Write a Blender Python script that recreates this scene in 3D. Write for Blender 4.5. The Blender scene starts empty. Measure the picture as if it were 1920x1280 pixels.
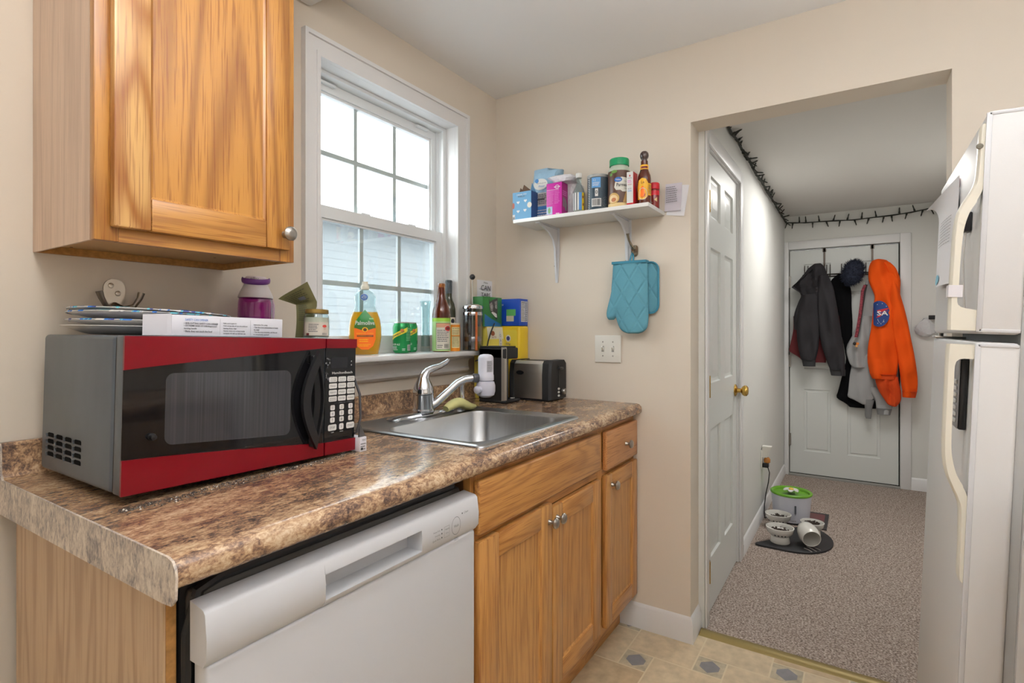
import bpy, bmesh, math, random
from mathutils import Vector, Matrix, Euler
random.seed(7)
PI = math.pi
scene = bpy.context.scene
COL = scene.collection

# ------------------------------------------------------------------ camera
cam_d = bpy.data.cameras.new('camera'); cam = bpy.data.objects.new('camera', cam_d); COL.objects.link(cam)
CAM = Vector((0.0, -1.4606, 1.2108))
cam.location = CAM
cam.rotation_euler = (PI/2, 0, 0.572 - PI/2)
cam_d.sensor_fit = 'HORIZONTAL'; cam_d.sensor_width = 36.0
cam_d.lens = 36.0*1006/1920
cam_d.shift_y = -20.0/1920
cam_d.clip_start = 0.02; cam_d.clip_end = 200
scene.camera = cam

# ------------------------------------------------------------------ view, sky and lights
vs = scene.view_settings
vs.view_transform = 'Standard'; vs.look = 'None'; vs.gamma = 1.0; vs.exposure = 0.3
vs.use_curve_mapping = False
scene.cycles.max_bounces = 10; scene.cycles.diffuse_bounces = 5; scene.cycles.transparent_max_bounces = 16
scene.cycles.sample_clamp_indirect = 6.0
scene.cycles.caustics_reflective = False; scene.cycles.caustics_refractive = False
world = bpy.data.worlds.new('sky'); scene.world = world; world.use_nodes = True
bg = world.node_tree.nodes['Background']
bg.inputs[0].default_value = (0.985, 0.99, 1.0, 1); bg.inputs[1].default_value = 8.0

def area(name, loc, rot, sx, sy, energy, col=(1, 1, 1), portal=False, spread=None):
    d = bpy.data.lights.new(name, 'AREA'); d.shape = 'RECTANGLE'; d.size = sx; d.size_y = sy
    d.energy = energy; d.color = col
    if spread: d.spread = spread
    if portal: d.cycles.is_portal = True
    o = bpy.data.objects.new(name, d); COL.objects.link(o); o.location = loc; o.rotation_euler = rot
    return o
area('window_daylight', (1.48, 0.16, 1.62), (-PI/2, 0, 0), 0.72, 0.98, 1, portal=True)
d = bpy.data.lights.new('kitchen_ceiling_lamp', 'POINT'); d.energy = 11; d.shadow_soft_size = .14; d.color = (1.0, .965, .92)
o = bpy.data.objects.new('kitchen_ceiling_lamp', d); COL.objects.link(o); o.location = (.22, -1.05, 2.16)
area('ceiling_bounce_fill', (.35, -1.95, 1.3), (PI, 0, 0), .8, .6, 54, (.955, .975, 1.0), spread=2.1)  # added light aimed up to brighten the ceiling; no such fixture
area('corner_wash_fill', (-.3, -2.1, 1.5), Vector((.5, .45, .74)).to_track_quat('-Z', 'Y').to_euler(), .5, .5, 4, (.97, .985, 1.0), spread=1.9)  # added fill washing the far ceiling corner, no lamp stands there
area('rear_room_fill', (-2.0, -2.2, 1.35), (0, -PI/2, 0), 1.9, 2.2, 7, (0.95, 0.97, 1.0))  # added fill from the rear; the wall behind it has no window
area('side_room_fill', (-0.2, -3.45, 1.4), (PI/2, 0, 0), 2.4, 1.7, 5, (1.0, 0.97, 0.93))  # added fill toward the counter; the wall behind it is solid
area('hall_overhead_fill', (3.7, -1.48, 2.14), (0, 0, 0), .6, .6, 11.5, (1.0, .98, .95))  # added overhead fill to brighten the hall, not a known fixture
d = bpy.data.lights.new('hall_side_fill', 'POINT'); d.energy = 2.2; d.shadow_soft_size = .2; d.color = (1.0, .98, .96)  # added soft fill floating low in the hall, stands for no lamp
o = bpy.data.objects.new('hall_side_fill', d); COL.objects.link(o); o.location = (3.2, -1.8, 1.2)

# ------------------------------------------------------------------ materials
def lin(c):
    return tuple(((x/255.0)/12.92 if x/255.0 <= 0.04045 else ((x/255.0+0.055)/1.055)**2.4) for x in c)
MATS = {}
def mat(name, col, rough=0.5, metal=0.0, spec=0.5, coat=0.0, emit=None, trans=0.0, ior=1.45, alpha=1.0, noise=None, bump=None, aniso=0.0):
    if name in MATS: return MATS[name]
    m = bpy.data.materials.new(name); m.use_nodes = True
    nt = m.node_tree; b = nt.nodes['Principled BSDF']
    b.inputs['Base Color'].default_value = (*lin(col), 1)
    b.inputs['Roughness'].default_value = rough; b.inputs['Metallic'].default_value = metal
    b.inputs['Specular IOR Level'].default_value = spec; b.inputs['IOR'].default_value = ior
    b.inputs['Coat Weight'].default_value = coat; b.inputs['Coat Roughness'].default_value = 0.08
    b.inputs['Transmission Weight'].default_value = trans; b.inputs['Alpha'].default_value = alpha
    if aniso: b.inputs['Anisotropic'].default_value = aniso
    if emit: b.inputs['Emission Color'].default_value = (*lin(emit[0]), 1); b.inputs['Emission Strength'].default_value = emit[1]
    N = nt.nodes.new; L = nt.links.new
    if noise or bump: tc = N('ShaderNodeTexCoord')
    if noise:   # (scale xyz, amount, detail)
        mp = N('ShaderNodeMapping'); mp.inputs['Scale'].default_value = noise[0]; L(tc.outputs['Object'], mp.inputs[0])
        n = N('ShaderNodeTexNoise'); n.inputs['Scale'].default_value = 1; n.inputs['Detail'].default_value = noise[2]; L(mp.outputs[0], n.inputs['Vector'])
        h = N('ShaderNodeHueSaturation'); h.inputs['Color'].default_value = (*lin(col), 1)
        mr = N('ShaderNodeMapRange'); mr.inputs[1].default_value = .3; mr.inputs[2].default_value = .7
        mr.inputs[3].default_value = 1-noise[1]; mr.inputs[4].default_value = 1+noise[1]
        L(n.outputs['Fac'], mr.inputs[0]); L(mr.outputs[0], h.inputs['Value']); L(h.outputs[0], b.inputs['Base Color'])
    if bump:    # (scale xyz, strength, distance)
        mp = N('ShaderNodeMapping'); mp.inputs['Scale'].default_value = bump[0]; L(tc.outputs['Object'], mp.inputs[0])
        n = N('ShaderNodeTexNoise'); n.inputs['Scale'].default_value = 1; n.inputs['Detail'].default_value = 3; L(mp.outputs[0], n.inputs['Vector'])
        bp = N('ShaderNodeBump'); bp.inputs['Strength'].default_value = bump[1]; bp.inputs['Distance'].default_value = bump[2]
        L(n.outputs['Fac'], bp.inputs['Height']); L(bp.outputs[0], b.inputs['Normal'])
    MATS[name] = m
    return m

def ramp(nt, stops):
    r = nt.nodes.new('ShaderNodeValToRGB'); e = r.color_ramp.elements
    while len(e) < len(stops): e.new(0.5)
    for el, (p, c) in zip(e, stops): el.position = p; el.color = (*lin(c), 1)
    return r

def wood(name, light, dark, across='x', along='z', freq=5.0, stretch=0.08, k=100.0, contrast=.72, pore=0.6, seed=0.0, rough=0.38, fleck=(120, 62, 20)):
    m = bpy.data.materials.new(name); m.use_nodes = True; nt = m.node_tree; b = nt.nodes['Principled BSDF']
    N = nt.nodes.new; L = nt.links.new
    tc = N('ShaderNodeTexCoord')
    def noise(sc, detail, off):
        mp = N('ShaderNodeMapping'); v = {'x': sc[0], 'y': sc[0], 'z': sc[0]}; v[along] = sc[1]
        mp.inputs['Scale'].default_value = (v['x'], v['y'], v['z']); mp.inputs['Location'].default_value = (seed+off, seed*1.7+off, seed*.6)
        L(tc.outputs['Object'], mp.inputs[0]); n = N('ShaderNodeTexNoise'); n.inputs['Scale'].default_value = 1; n.inputs['Detail'].default_value = detail
        L(mp.outputs[0], n.inputs['Vector']); return n
    n1 = noise((freq, freq*stretch), 2.0, 0)
    mu = N('ShaderNodeMath'); mu.operation = 'MULTIPLY'; mu.inputs[1].default_value = k; L(n1.outputs['Fac'], mu.inputs[0])
    n3 = noise((freq*9, freq*.35), 3.0, 5)
    ad = N('ShaderNodeMath'); ad.operation = 'MULTIPLY_ADD'; ad.inputs[1].default_value = 3.0; L(n3.outputs['Fac'], ad.inputs[0]); L(mu.outputs[0], ad.inputs[2])
    sn = N('ShaderNodeMath'); sn.operation = 'SINE'; L(ad.outputs[0], sn.inputs[0])
    mr = N('ShaderNodeMapRange'); mr.inputs[1].default_value = -1; mr.inputs[2].default_value = 1; L(sn.outputs[0], mr.inputs[0])
    pw = N('ShaderNodeMath'); pw.operation = 'POWER'; pw.inputs[1].default_value = 2.6; L(mr.outputs[0], pw.inputs[0])
    sc = N('ShaderNodeMath'); sc.operation = 'MULTIPLY'; sc.inputs[1].default_value = contrast; L(pw.outputs[0], sc.inputs[0])
    mx = N('ShaderNodeMix'); mx.data_type = 'RGBA'; L(sc.outputs[0], mx.inputs[0])
    mx.inputs[6].default_value = (*lin(light), 1); mx.inputs[7].default_value = (*lin(dark), 1)
    n2 = noise((330, 9), 2.0, 3)
    m2 = N('ShaderNodeMapRange'); m2.inputs[1].default_value = .52; m2.inputs[2].default_value = .66; m2.inputs[4].default_value = pore; L(n2.outputs['Fac'], m2.inputs[0])
    mx2 = N('ShaderNodeMix'); mx2.data_type = 'RGBA'; L(m2.outputs[0], mx2.inputs[0]); L(mx.outputs[2], mx2.inputs[6]); mx2.inputs[7].default_value = (*lin(fleck), 1)
    L(mx2.outputs[2], b.inputs['Base Color'])
    b.inputs['Roughness'].default_value = rough; b.inputs['Coat Weight'].default_value = .25; b.inputs['Coat Roughness'].default_value = .2
    MATS[name] = m; return m

def laminate(name, stops, sc, rough=0.28):
    m = bpy.data.materials.new(name); m.use_nodes = True; nt = m.node_tree; b = nt.nodes['Principled BSDF']
    N = nt.nodes.new; L = nt.links.new
    tc = N('ShaderNodeTexCoord')
    def noise(s, d, r=.6, dist=0.0):
        mp = N('ShaderNodeMapping'); mp.inputs['Scale'].default_value = s; L(tc.outputs['Object'], mp.inputs[0])
        n = N('ShaderNodeTexNoise'); n.inputs['Scale'].default_value = 1; n.inputs['Detail'].default_value = d; n.inputs['Roughness'].default_value = r
        n.inputs['Distortion'].default_value = dist; L(mp.outputs[0], n.inputs['Vector']); return n
    a = noise(tuple(x*.16 for x in sc), 3, .5); c = noise(sc, 8, .72, .6); d = noise(tuple(x*3.2 for x in sc), 4, .6)
    s1 = N('ShaderNodeMath'); s1.operation = 'MULTIPLY_ADD'; s1.inputs[1].default_value = .55; L(a.outputs['Fac'], s1.inputs[0])
    s2 = N('ShaderNodeMath'); s2.operation = 'MULTIPLY_ADD'; s2.inputs[1].default_value = .35; L(d.outputs['Fac'], s2.inputs[0]); s2.inputs[2].default_value = -.45
    s3 = N('ShaderNodeMath'); s3.operation = 'ADD'; L(c.outputs['Fac'], s3.inputs[0]); L(s2.outputs[0], s3.inputs[1]); L(s3.outputs[0], s1.inputs[2])
    r = ramp(nt, stops); L(s1.outputs[0], r.inputs[0]); L(r.outputs[0], b.inputs['Base Color'])
    b.inputs['Roughness'].default_value = rough; b.inputs['Specular IOR Level'].default_value = .7
    MATS[name] = m; return m

WALL = mat('cream_paint', (217, 207, 193), .75, spec=.25, bump=((160, 160, 160), .05, .002))
WALLH = mat('hall_white_paint', (216, 216, 212), .6, spec=.3, bump=((160, 160, 160), .05, .002))
CEIL = mat('ceiling_white', (238, 238, 238), .85, spec=.2)
TRIM = mat('white_trim_paint', (226, 226, 226), .35)
DOORW = mat('door_white_paint', (214, 217, 214), .38)
VINYL = mat('window_vinyl', (226, 229, 230), .35)
WHITE = mat('white_enamel', (200, 201, 204), .22, coat=.2)
FRSIDE = mat('fridge_textured_white', (214, 214, 214), .38, bump=((420, 420, 420), .10, .001))
CREAMP = mat('yellowed_plastic', (226, 222, 208), .35)
OAKV = wood('oak_upright', (180, 126, 58), (136, 86, 33), along='z', seed=1.3)
OAKV2 = wood('oak_upright_cathedral', (182, 128, 58), (136, 86, 33), along='z', freq=3.0, stretch=.075, k=80, seed=4.1, contrast=.8)
OAKSW = wood('oak_swirled', (206, 162, 102), (150, 96, 42), along='z', freq=5, stretch=.2, k=62, seed=8.4, contrast=.95)
OAKH = wood('oak_lying', (178, 125, 58), (138, 88, 35), along='x', seed=2.2)
OAKLV = wood('oak_base_upright', (182, 130, 70), (146, 97, 46), along='z', seed=6.3, contrast=.6)
OAKLV2 = wood('oak_base_panel', (184, 134, 74), (150, 101, 50), along='z', freq=6, stretch=.07, seed=9.9, contrast=.65)
OAKLH = wood('oak_base_lying', (182, 129, 68), (146, 94, 43), along='x', seed=3.7, freq=6, stretch=.16)
SIDEU = wood('pinkish_laminate', (208, 182, 160), (182, 155, 134), along='z', freq=8, stretch=.06, k=50, contrast=.6, pore=.4, seed=5, rough=.5, fleck=(165, 142, 124))
SIDEL = wood('beige_laminate', (190, 160, 126), (158, 126, 94), along='z', freq=7, stretch=.07, k=90, contrast=.75, pore=.45, seed=2.5, rough=.5, fleck=(150, 120, 90))
RAWW = mat('raw_particle_board', (168, 122, 66), .8, noise=((90, 90, 90), .25, 4))
DARKW = mat('cabinet_dark_inside', (84, 56, 28), .8)
STONE = laminate('brown_stone_laminate', [(.30, (58, 44, 40)), (.41, (104, 80, 66)), (.50, (146, 114, 88)), (.58, (176, 146, 114)), (.70, (204, 180, 150))], (62, 120, 90), .2)
STONEV = laminate('brown_stone_laminate_edge', [(.30, (56, 42, 38)), (.41, (100, 76, 60)), (.50, (146, 114, 86)), (.58, (180, 148, 114)), (.70, (208, 184, 152))], (95, 95, 75), .3)
STONEE = laminate('grey_stone_laminate_cap', [(.28, (96, 90, 90)), (.40, (140, 130, 124)), (.50, (182, 168, 154)), (.60, (206, 194, 178)), (.72, (218, 208, 194))], (110, 100, 50), .4)
STEEL = mat('brushed_steel', (186, 188, 190), .30, 1.0, noise=((6, 160, 6), .05, 2))
STEELB = mat('basin_steel', (176, 178, 180), .34, 1.0)
CHROME = mat('chrome', (214, 216, 220), .07, 1.0)
NICKEL = mat('satin_nickel', (168, 164, 158), .28, 1.0)
BRASS = mat('brass', (196, 160, 84), .2, 1.0)
BLACK = mat('black_plastic', (24, 24, 26), .32)
BLACKM = mat('black_matte', (26, 26, 27), .65)
RUBBER = mat('black_rubber', (22, 22, 23), .5)
MWGRAY = mat('grey_painted_steel', (84, 91, 98), .38, .35, noise=((9, 9, 5), .14, 5))
MWRED = mat('metallic_red', (108, 0, 16), .34, .1, spec=.3, coat=.25)
MWGLASS = mat('black_glass', (16, 16, 18), .05, spec=.6)
MWWIN = mat('dark_screen_window', (52, 52, 55), .07, spec=.6, noise=((220, 1, 1), .18, 1))
PRINTW = mat('white_print', (214, 214, 212), .5)
PRINTG = mat('grey_print', (120, 120, 122), .5)
INK = mat('black_ink', (34, 34, 38), .6)
INKG = mat('grey_ink', (96, 96, 100), .6)
PAPER = mat('white_paper', (232, 232, 236), .7)
CARDW = mat('white_card', (226, 226, 234), .5)

def glassy(name, tint, rough=.03, fac=.12):
    m = bpy.data.materials.new(name); m.use_nodes = True; nt = m.node_tree
    nt.nodes.remove(nt.nodes['Principled BSDF']); out = nt.nodes['Material Output']
    t = nt.nodes.new('ShaderNodeBsdfTransparent'); t.inputs[0].default_value = (*lin(tint), 1)
    g = nt.nodes.new('ShaderNodeBsdfGlossy'); g.inputs[0].default_value = (1, 1, 1, 1); g.inputs['Roughness'].default_value = rough
    lw = nt.nodes.new('ShaderNodeLayerWeight'); lw.inputs[0].default_value = .5
    mx = nt.nodes.new('ShaderNodeMixShader'); pw = nt.nodes.new('ShaderNodeMath'); pw.operation = 'POWER'; pw.inputs[1].default_value = 2.6; nt.links.new(lw.outputs['Facing'], pw.inputs[0]); ma = nt.nodes.new('ShaderNodeMath'); ma.operation = 'MULTIPLY_ADD'; ma.inputs[1].default_value = .75; ma.inputs[2].default_value = .04; nt.links.new(pw.outputs[0], ma.inputs[0]); nt.links.new(ma.outputs[0], mx.inputs[0]); nt.links.new(t.outputs[0], mx.inputs[1]); nt.links.new(g.outputs[0], mx.inputs[2])
    nt.links.new(mx.outputs[0], out.inputs[0]); MATS[name] = m; return m
PANE = glassy('window_glass', (246, 250, 250), .02, .08)
GLASS = glassy('clear_glass', (230, 240, 240), .03, .22)
GLASSB = glassy('smoky_clear_plastic', (236, 236, 237), .05, .2)
SCREEN = glassy('insect_screen', (222, 226, 228), .9, .02)
PURPC = glassy('purple_clear_plastic', (200, 110, 190), .08, .25)
BAGC = mat('crinkled_film', (226, 226, 228), .3, alpha=.55, bump=((70, 70, 70), .9, .01))

# ------------------------------------------------------------------ mesh building
class MB:
    def __init__(s): s.v = []; s.f = []; s.mi = []; s.mats = []; s.fn = None
    def m(s, mt):
        if mt not in s.mats: s.mats.append(mt)
        return s.mats.index(mt)
    def add(s, vs, fs, mt, M=None):
        o = len(s.v); k = s.m(mt)
        for p in vs:
            p = Vector(p)
            if M is not None: p = M @ p
            if s.fn: p = Vector(s.fn(p))
            s.v.append(p)
        for f in fs: s.f.append(tuple(i+o for i in f)); s.mi.append(k)
    def box(s, a, b, mt, bev=0.0, seg=2, M=None):
        a = Vector(a); b = Vector(b); lo = Vector(map(min, a, b)); hi = Vector(map(max, a, b))
        if bev <= 0:
            x0, y0, z0 = lo; x1, y1, z1 = hi
            s.add([(x0,y0,z0),(x1,y0,z0),(x1,y1,z0),(x0,y1,z0),(x0,y0,z1),(x1,y0,z1),(x1,y1,z1),(x0,y1,z1)],
                  [(0,3,2,1),(4,5,6,7),(0,1,5,4),(1,2,6,5),(2,3,7,6),(3,0,4,7)], mt, M); return
        bm = bmesh.new(); bmesh.ops.create_cube(bm, size=1)
        for v in bm.verts: v.co = Vector(((v.co.x+.5)*(hi.x-lo.x)+lo.x, (v.co.y+.5)*(hi.y-lo.y)+lo.y, (v.co.z+.5)*(hi.z-lo.z)+lo.z))
        bmesh.ops.bevel(bm, geom=bm.edges[:], offset=min(bev, .49*min(hi-lo)), segments=seg, profile=.5, affect='EDGES')
        bm.verts.index_update()
        s.add([v.co.copy() for v in bm.verts], [[v.index for v in f.verts] for f in bm.faces], mt, M); bm.free()
    def lathe(s, prof, mt, c=(0, 0, 0), n=28, sx=1.0, sy=1.0, M=None, a0=0, a1=2*PI, cap=True):
        full = abs(a1-a0-2*PI) < 1e-6; k = n if full else n+1; vs = []; fs = []
        for r, z in prof:
            for i in range(k):
                a = a0+(a1-a0)*i/n; vs.append((c[0]+r*math.cos(a)*sx, c[1]+r*math.sin(a)*sy, c[2]+z))
        for j in range(len(prof)-1):
            for i in range(n if full else n):
                i2 = (i+1) % k
                fs.append((j*k+i, j*k+i2, (j+1)*k+i2, (j+1)*k+i))
        if cap and full:
            if prof[0][0] > 1e-5: fs.append(tuple(reversed(range(k))))
            if prof[-1][0] > 1e-5: fs.append(tuple(range((len(prof)-1)*k, len(prof)*k)))
        s.add(vs, fs, mt, M)
    def cyl(s, p0, p1, r, mt, n=20, r2=None):
        s.tube([p0, p1], [r, r if r2 is None else r2], mt, n)
    def tube(s, pts, r, mt, n=8, cap=True, flat=1.0, closed=False):
        pts = [Vector(p) for p in pts]; N = len(pts); rs = r if isinstance(r, (list, tuple)) else [r]*N
        vs = []; fs = []; up = None
        for i, p in enumerate(pts):
            if closed: t = pts[(i+1) % N]-pts[i-1]
            else: t = pts[min(i+1, N-1)]-pts[max(i-1, 0)]
            if t.length < 1e-9: t = Vector((0, 0, 1))
            t.normalize()
            if up is None:
                up = Vector((0, 0, 1)) if abs(t.z) < .9 else Vector((0, 1, 0))
            a = (up - t*up.dot(t))
            if a.length < 1e-6: a = t.orthogonal()
            a.normalize(); b = t.cross(a); up = a
            for k in range(n):
                an = 2*PI*k/n; vs.append(p + a*math.cos(an)*rs[i] + b*math.sin(an)*rs[i]*flat)
        for i in range(N if closed else N-1):
            i2 = (i+1) % N
            for k in range(n): fs.append((i*n+k, i*n+(k+1) % n, i2*n+(k+1) % n, i2*n+k))
        if cap and not closed: fs.append(tuple(reversed(range(n)))); fs.append(tuple(range((N-1)*n, N*n)))
        s.add(vs, fs, mt)
    def prism(s, pts, d0, d1, mt, plane='xz', M=None, side=None):
        n = len(pts)
        def P(u, v, d): return (u, d, v) if plane == 'xz' else ((d, u, v) if plane == 'yz' else (u, v, d))
        vs = [P(u, v, d0) for u, v in pts]+[P(u, v, d1) for u, v in pts]
        s.add(vs, [tuple(range(n)), tuple(reversed(range(n, 2*n)))]+([] if side else [(i, (i+1) % n, n+(i+1) % n, n+i) for i in range(n)]), mt, M)
        if side: s.add(vs, [(i, (i+1) % n, n+(i+1) % n, n+i) for i in range(n)], side, M)
    def ring(s, outer, inner, d0, d1, mt, plane='xz', M=None):
        n = len(outer)
        def P(u, v, d): return (u, d, v) if plane == 'xz' else ((d, u, v) if plane == 'yz' else (u, v, d))
        vs = [P(*p, d) for d in (d0, d1) for q in (outer, inner) for p in q]; fs = []
        for i in range(n):
            j = (i+1) % n
            fs += [(i, j, n+j, n+i), (2*n+i, 3*n+i, 3*n+j, 2*n+j), (i, 2*n+i, 2*n+j, j), (n+i, n+j, 3*n+j, 3*n+i)]
        s.add(vs, fs, mt, M)
    def grid(s, fn, nu, nv, mt, closed_u=False):
        vs = [fn(i/nu, j/nv) for j in range(nv+1) for i in range(nu+1)]; w = nu+1
        s.add(vs, [(j*w+i, j*w+i+1, (j+1)*w+i+1, (j+1)*w+i) for j in range(nv) for i in range(nu)], mt)
    def loft(s, rows, mt, n=24, cap=True):
        k = len(rows[0]); vs = [p for r in rows for p in r]; fs = []
        for j in range(len(rows)-1):
            for i in range(k): fs.append((j*k+i, j*k+(i+1) % k, (j+1)*k+(i+1) % k, (j+1)*k+i))
        if cap: fs.append(tuple(reversed(range(k)))); fs.append(tuple(range((len(rows)-1)*k, len(rows)*k)))
        s.add(vs, fs, mt)
    def build(s, name, parent=None, world=True, angle=38):
        me = bpy.data.meshes.new(name)
        M = None
        if parent is not None and world:
            M = world_of(parent).inverted()
        me.from_pydata([tuple(M @ p) if M else tuple(p) for p in s.v], [], s.f)
        for m in s.mats: me.materials.append(m)
        me.polygons.foreach_set('material_index', s.mi)
        me.polygons.foreach_set('use_smooth', [True]*len(s.f))
        bm = bmesh.new(); bm.from_mesh(me); bmesh.ops.recalc_face_normals(bm, faces=bm.faces[:]); bm.to_mesh(me); bm.free()
        me.set_sharp_from_angle(angle=math.radians(angle))
        me.update()
        o = bpy.data.objects.new(name, me); COL.objects.link(o)
        if parent is not None: o.parent = parent
        return o

def world_of(o):
    M = Matrix.LocRotScale(o.location, o.rotation_euler, None)
    return world_of(o.parent) @ M if o.parent else M
def tag(o, label, cat, group=None, kind=None):
    o['label'] = label; o['category'] = cat
    if group: o['group'] = group
    if kind: o['kind'] = kind
    return o
def thing(name, loc, label, cat, group=None, rot=(0, 0, 0)):
    o = bpy.data.objects.new(name, None); COL.objects.link(o); o.location = loc; o.rotation_euler = rot; o.empty_display_size = .05
    return tag(o, label, cat, group)
def struct(o): o['kind'] = 'structure'; return o
def recenter(o):
    """Moves a single-mesh thing's origin to the centre of its base."""
    me = o.data; xs = [v.co for v in me.vertices]
    c = Vector(((min(v.x for v in xs)+max(v.x for v in xs))/2, (min(v.y for v in xs)+max(v.y for v in xs))/2, min(v.z for v in xs)))
    me.transform(Matrix.Translation(-c)); o.location = c; return o

_tc = {}
def text_mesh(body, bold=False):
    if (body, bold) in _tc: return _tc[(body, bold)]
    cu = bpy.data.curves.new('lettering_source', 'FONT'); cu.body = body; cu.size = 1.0; cu.resolution_u = 2
    if bold: cu.offset = .018
    ob = bpy.data.objects.new('lettering_source', cu); COL.objects.link(ob)
    dg = bpy.context.evaluated_depsgraph_get(); dg.update(); me = bpy.data.meshes.new_from_object(ob.evaluated_get(dg))
    v = [tuple(p.co) for p in me.vertices]; f = [tuple(p.vertices) for p in me.polygons]
    bpy.data.objects.remove(ob); bpy.data.curves.remove(cu); bpy.data.meshes.remove(me)
    if v:
        x0 = min(p[0] for p in v); x1 = max(p[0] for p in v); y0 = min(p[1] for p in v); y1 = max(p[1] for p in v)
    else: x0 = x1 = y0 = y1 = 0
    _tc[(body, bold)] = (v, f, x0, x1, y0, y1); return _tc[(body, bold)]

class Dec:
    """Printed areas laid on a surface: u to the right, v up, d off the surface."""
    def __init__(s, mb, fn, L=0.0): s.mb = mb; s.fn = fn; s.d = 0.0003; s.L = L
    def _put(s, vs, fs, m, d):
        if s.L and len(vs) < 120:
            bm = bmesh.new(); bv = [bm.verts.new((u, v, 0)) for u, v in vs]
            for f in fs:
                try: bm.faces.new([bv[i] for i in f])
                except ValueError: pass
            for k in range(5):
                bmesh.ops.triangulate(bm, faces=bm.faces[:]); e = [x for x in bm.edges if abs(x.verts[0].co.x-x.verts[1].co.x) > s.L]
                if not e: break
                bmesh.ops.subdivide_edges(bm, edges=e, cuts=1)
            bmesh.ops.triangulate(bm, faces=bm.faces[:]); bm.verts.index_update(); vs = [(v.co.x, v.co.y) for v in bm.verts]; fs = [tuple(v.index for v in f.verts) for f in bm.faces]; bm.free()
        old = s.mb.fn; s.mb.fn = lambda p: s.fn(p[0], p[1], p[2]); s.mb.add([(u, v, d) for u, v in vs], fs, m); s.mb.fn = old
    def rect(s, u0, v0, u1, v1, m, lay=1, nu=1, nv=1):
        vs = [(u0+(u1-u0)*i/nu, v0+(v1-v0)*j/nv) for j in range(nv+1) for i in range(nu+1)]
        s._put(vs, [(j*(nu+1)+i, j*(nu+1)+i+1, (j+1)*(nu+1)+i+1, (j+1)*(nu+1)+i) for j in range(nv) for i in range(nu)], m, s.d*lay)
    def ell(s, cu, cv, ru, rv, m, lay=2, n=24):
        s._put([(cu, cv)]+[(cu+ru*math.cos(2*PI*i/n), cv+rv*math.sin(2*PI*i/n)) for i in range(n)], [(0, 1+i, 1+(i+1) % n) for i in range(n)], m, s.d*lay)
    def annul(s, cu, cv, ru, rv, w, m, lay=2, n=28):
        vs = [(cu+(ru-k*w)*math.cos(2*PI*i/n), cv+(rv-k*w)*math.sin(2*PI*i/n)) for k in (0, 1) for i in range(n)]
        s._put(vs, [(i, (i+1) % n, n+(i+1) % n, n+i) for i in range(n)], m, s.d*lay)
    def poly(s, pts, m, lay=2): s._put(pts, [tuple(range(len(pts)))], m, s.d*lay)
    def rrect(s, u0, v0, u1, v1, r, m, lay=2):
        s.poly(rrpts(u0, v0, u1, v1, r), m, lay)
    def text(s, body, cu, cv, h, m, w=None, lay=4, align='c', slant=0.0, bold=False, rise=0.0):
        v, f, x0, x1, y0, y1 = text_mesh(body, bold)
        if not v: return
        k = h/max(y1-y0, 1e-6); kx = k if w is None else w/max(x1-x0, 1e-6)
        W = (x1-x0)*kx; ox = {'c': -W/2, 'l': 0, 'r': -W}[align]
        s._put([(cu+ox+(p[0]-x0)*kx+slant*(p[1]-y0)*k, cv+(p[1]-y0)*k-h/2+rise*((p[0]-x0)*kx+ox)) for p in v], f, m, s.d*lay)
    def lines(s, u0, v0, u1, v1, n, m, lay=3, fill=.45, ragged=.25):
        dv = (v1-v0)/n
        for i in range(n):
            vv = v1-(i+.5)*dv; u = u0; end = u1-(u1-u0)*random.random()*ragged
            while u < end-1e-4:
                w = min((u1-u0)*random.uniform(.05, .16), end-u); s.rect(u, vv-dv*fill/2, u+w, vv+dv*fill/2, m, lay); u += w+(u1-u0)*.025
    def bars(s, u0, v0, u1, v1, m, lay=4, n=14):
        for i in range(n):
            a = u0+(u1-u0)*(i+.1)/n; s.rect(a, v0, a+(u1-u0)/n*random.choice((.3, .5, .7)), v1, m, lay)

def rrpts(u0, v0, u1, v1, r, k=5):
    out = []
    for cx, cy, a in ((u1-r, v1-r, 0), (u0+r, v1-r, PI/2), (u0+r, v0+r, PI), (u1-r, v0+r, 1.5*PI)):
        for i in range(k+1): out.append((cx+r*math.cos(a+PI/2*i/k), cy+r*math.sin(a+PI/2*i/k)))
    return out
def planef(O, az, tilt=0.0):
    n = Vector((math.cos(az), math.sin(az), 0)); r = Vector((-math.sin(az), math.cos(az), 0)); u = Vector((0, 0, 1))
    O = Vector(O)
    return lambda a, b, d: O+r*a+u*b+n*d
def cylf(c, R, az):
    c = Vector(c)
    return lambda a, b, d: (c.x+(R+d)*math.cos(az+a/R), c.y+(R+d)*math.sin(az+a/R), c.z+b)
def facing(p): return math.atan2(CAM.y-p[1], CAM.x-p[0])

# ------------------------------------------------------------------ room shell
X1, XH, XE = 2.127, 2.25, 5.06          # kitchen end wall, its hall side, hall end wall
ZC, ZH = 2.322, 2.17
b = MB(); b.box((-2.2, 0, 0), (1.098, .13, ZC), WALL); b.box((1.829, 0, 0), (XH, .13, ZC), WALL)
b.box((1.098, 0, 2.105), (1.829, .13, ZC), WALL); b.box((1.098, 0, 0), (1.829, .13, 1.085), WALL); struct(b.build('wall_back'))
b = MB(); b.box((X1, -.916, 0), (XH, 0, ZC), WALL); b.box((X1, -3.6, 0), (XH, -1.706, ZC), WALL); b.box((X1, -1.706, 2.02), (XH, -.916, ZC), WALL); struct(b.build('wall_right'))
b = MB(); b.box((-2.3, -3.6, 0), (-2.2, .13, ZC), WALL); struct(b.build('wall_left'))
b = MB(); b.box((-2.3, -3.72, 0), (XH, -3.6, ZC), WALL); struct(b.build('wall_front'))
b = MB(); b.box((-2.3, -3.72, ZC), (XH, .13, ZC+.08), CEIL); struct(b.build('ceiling'))
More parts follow.
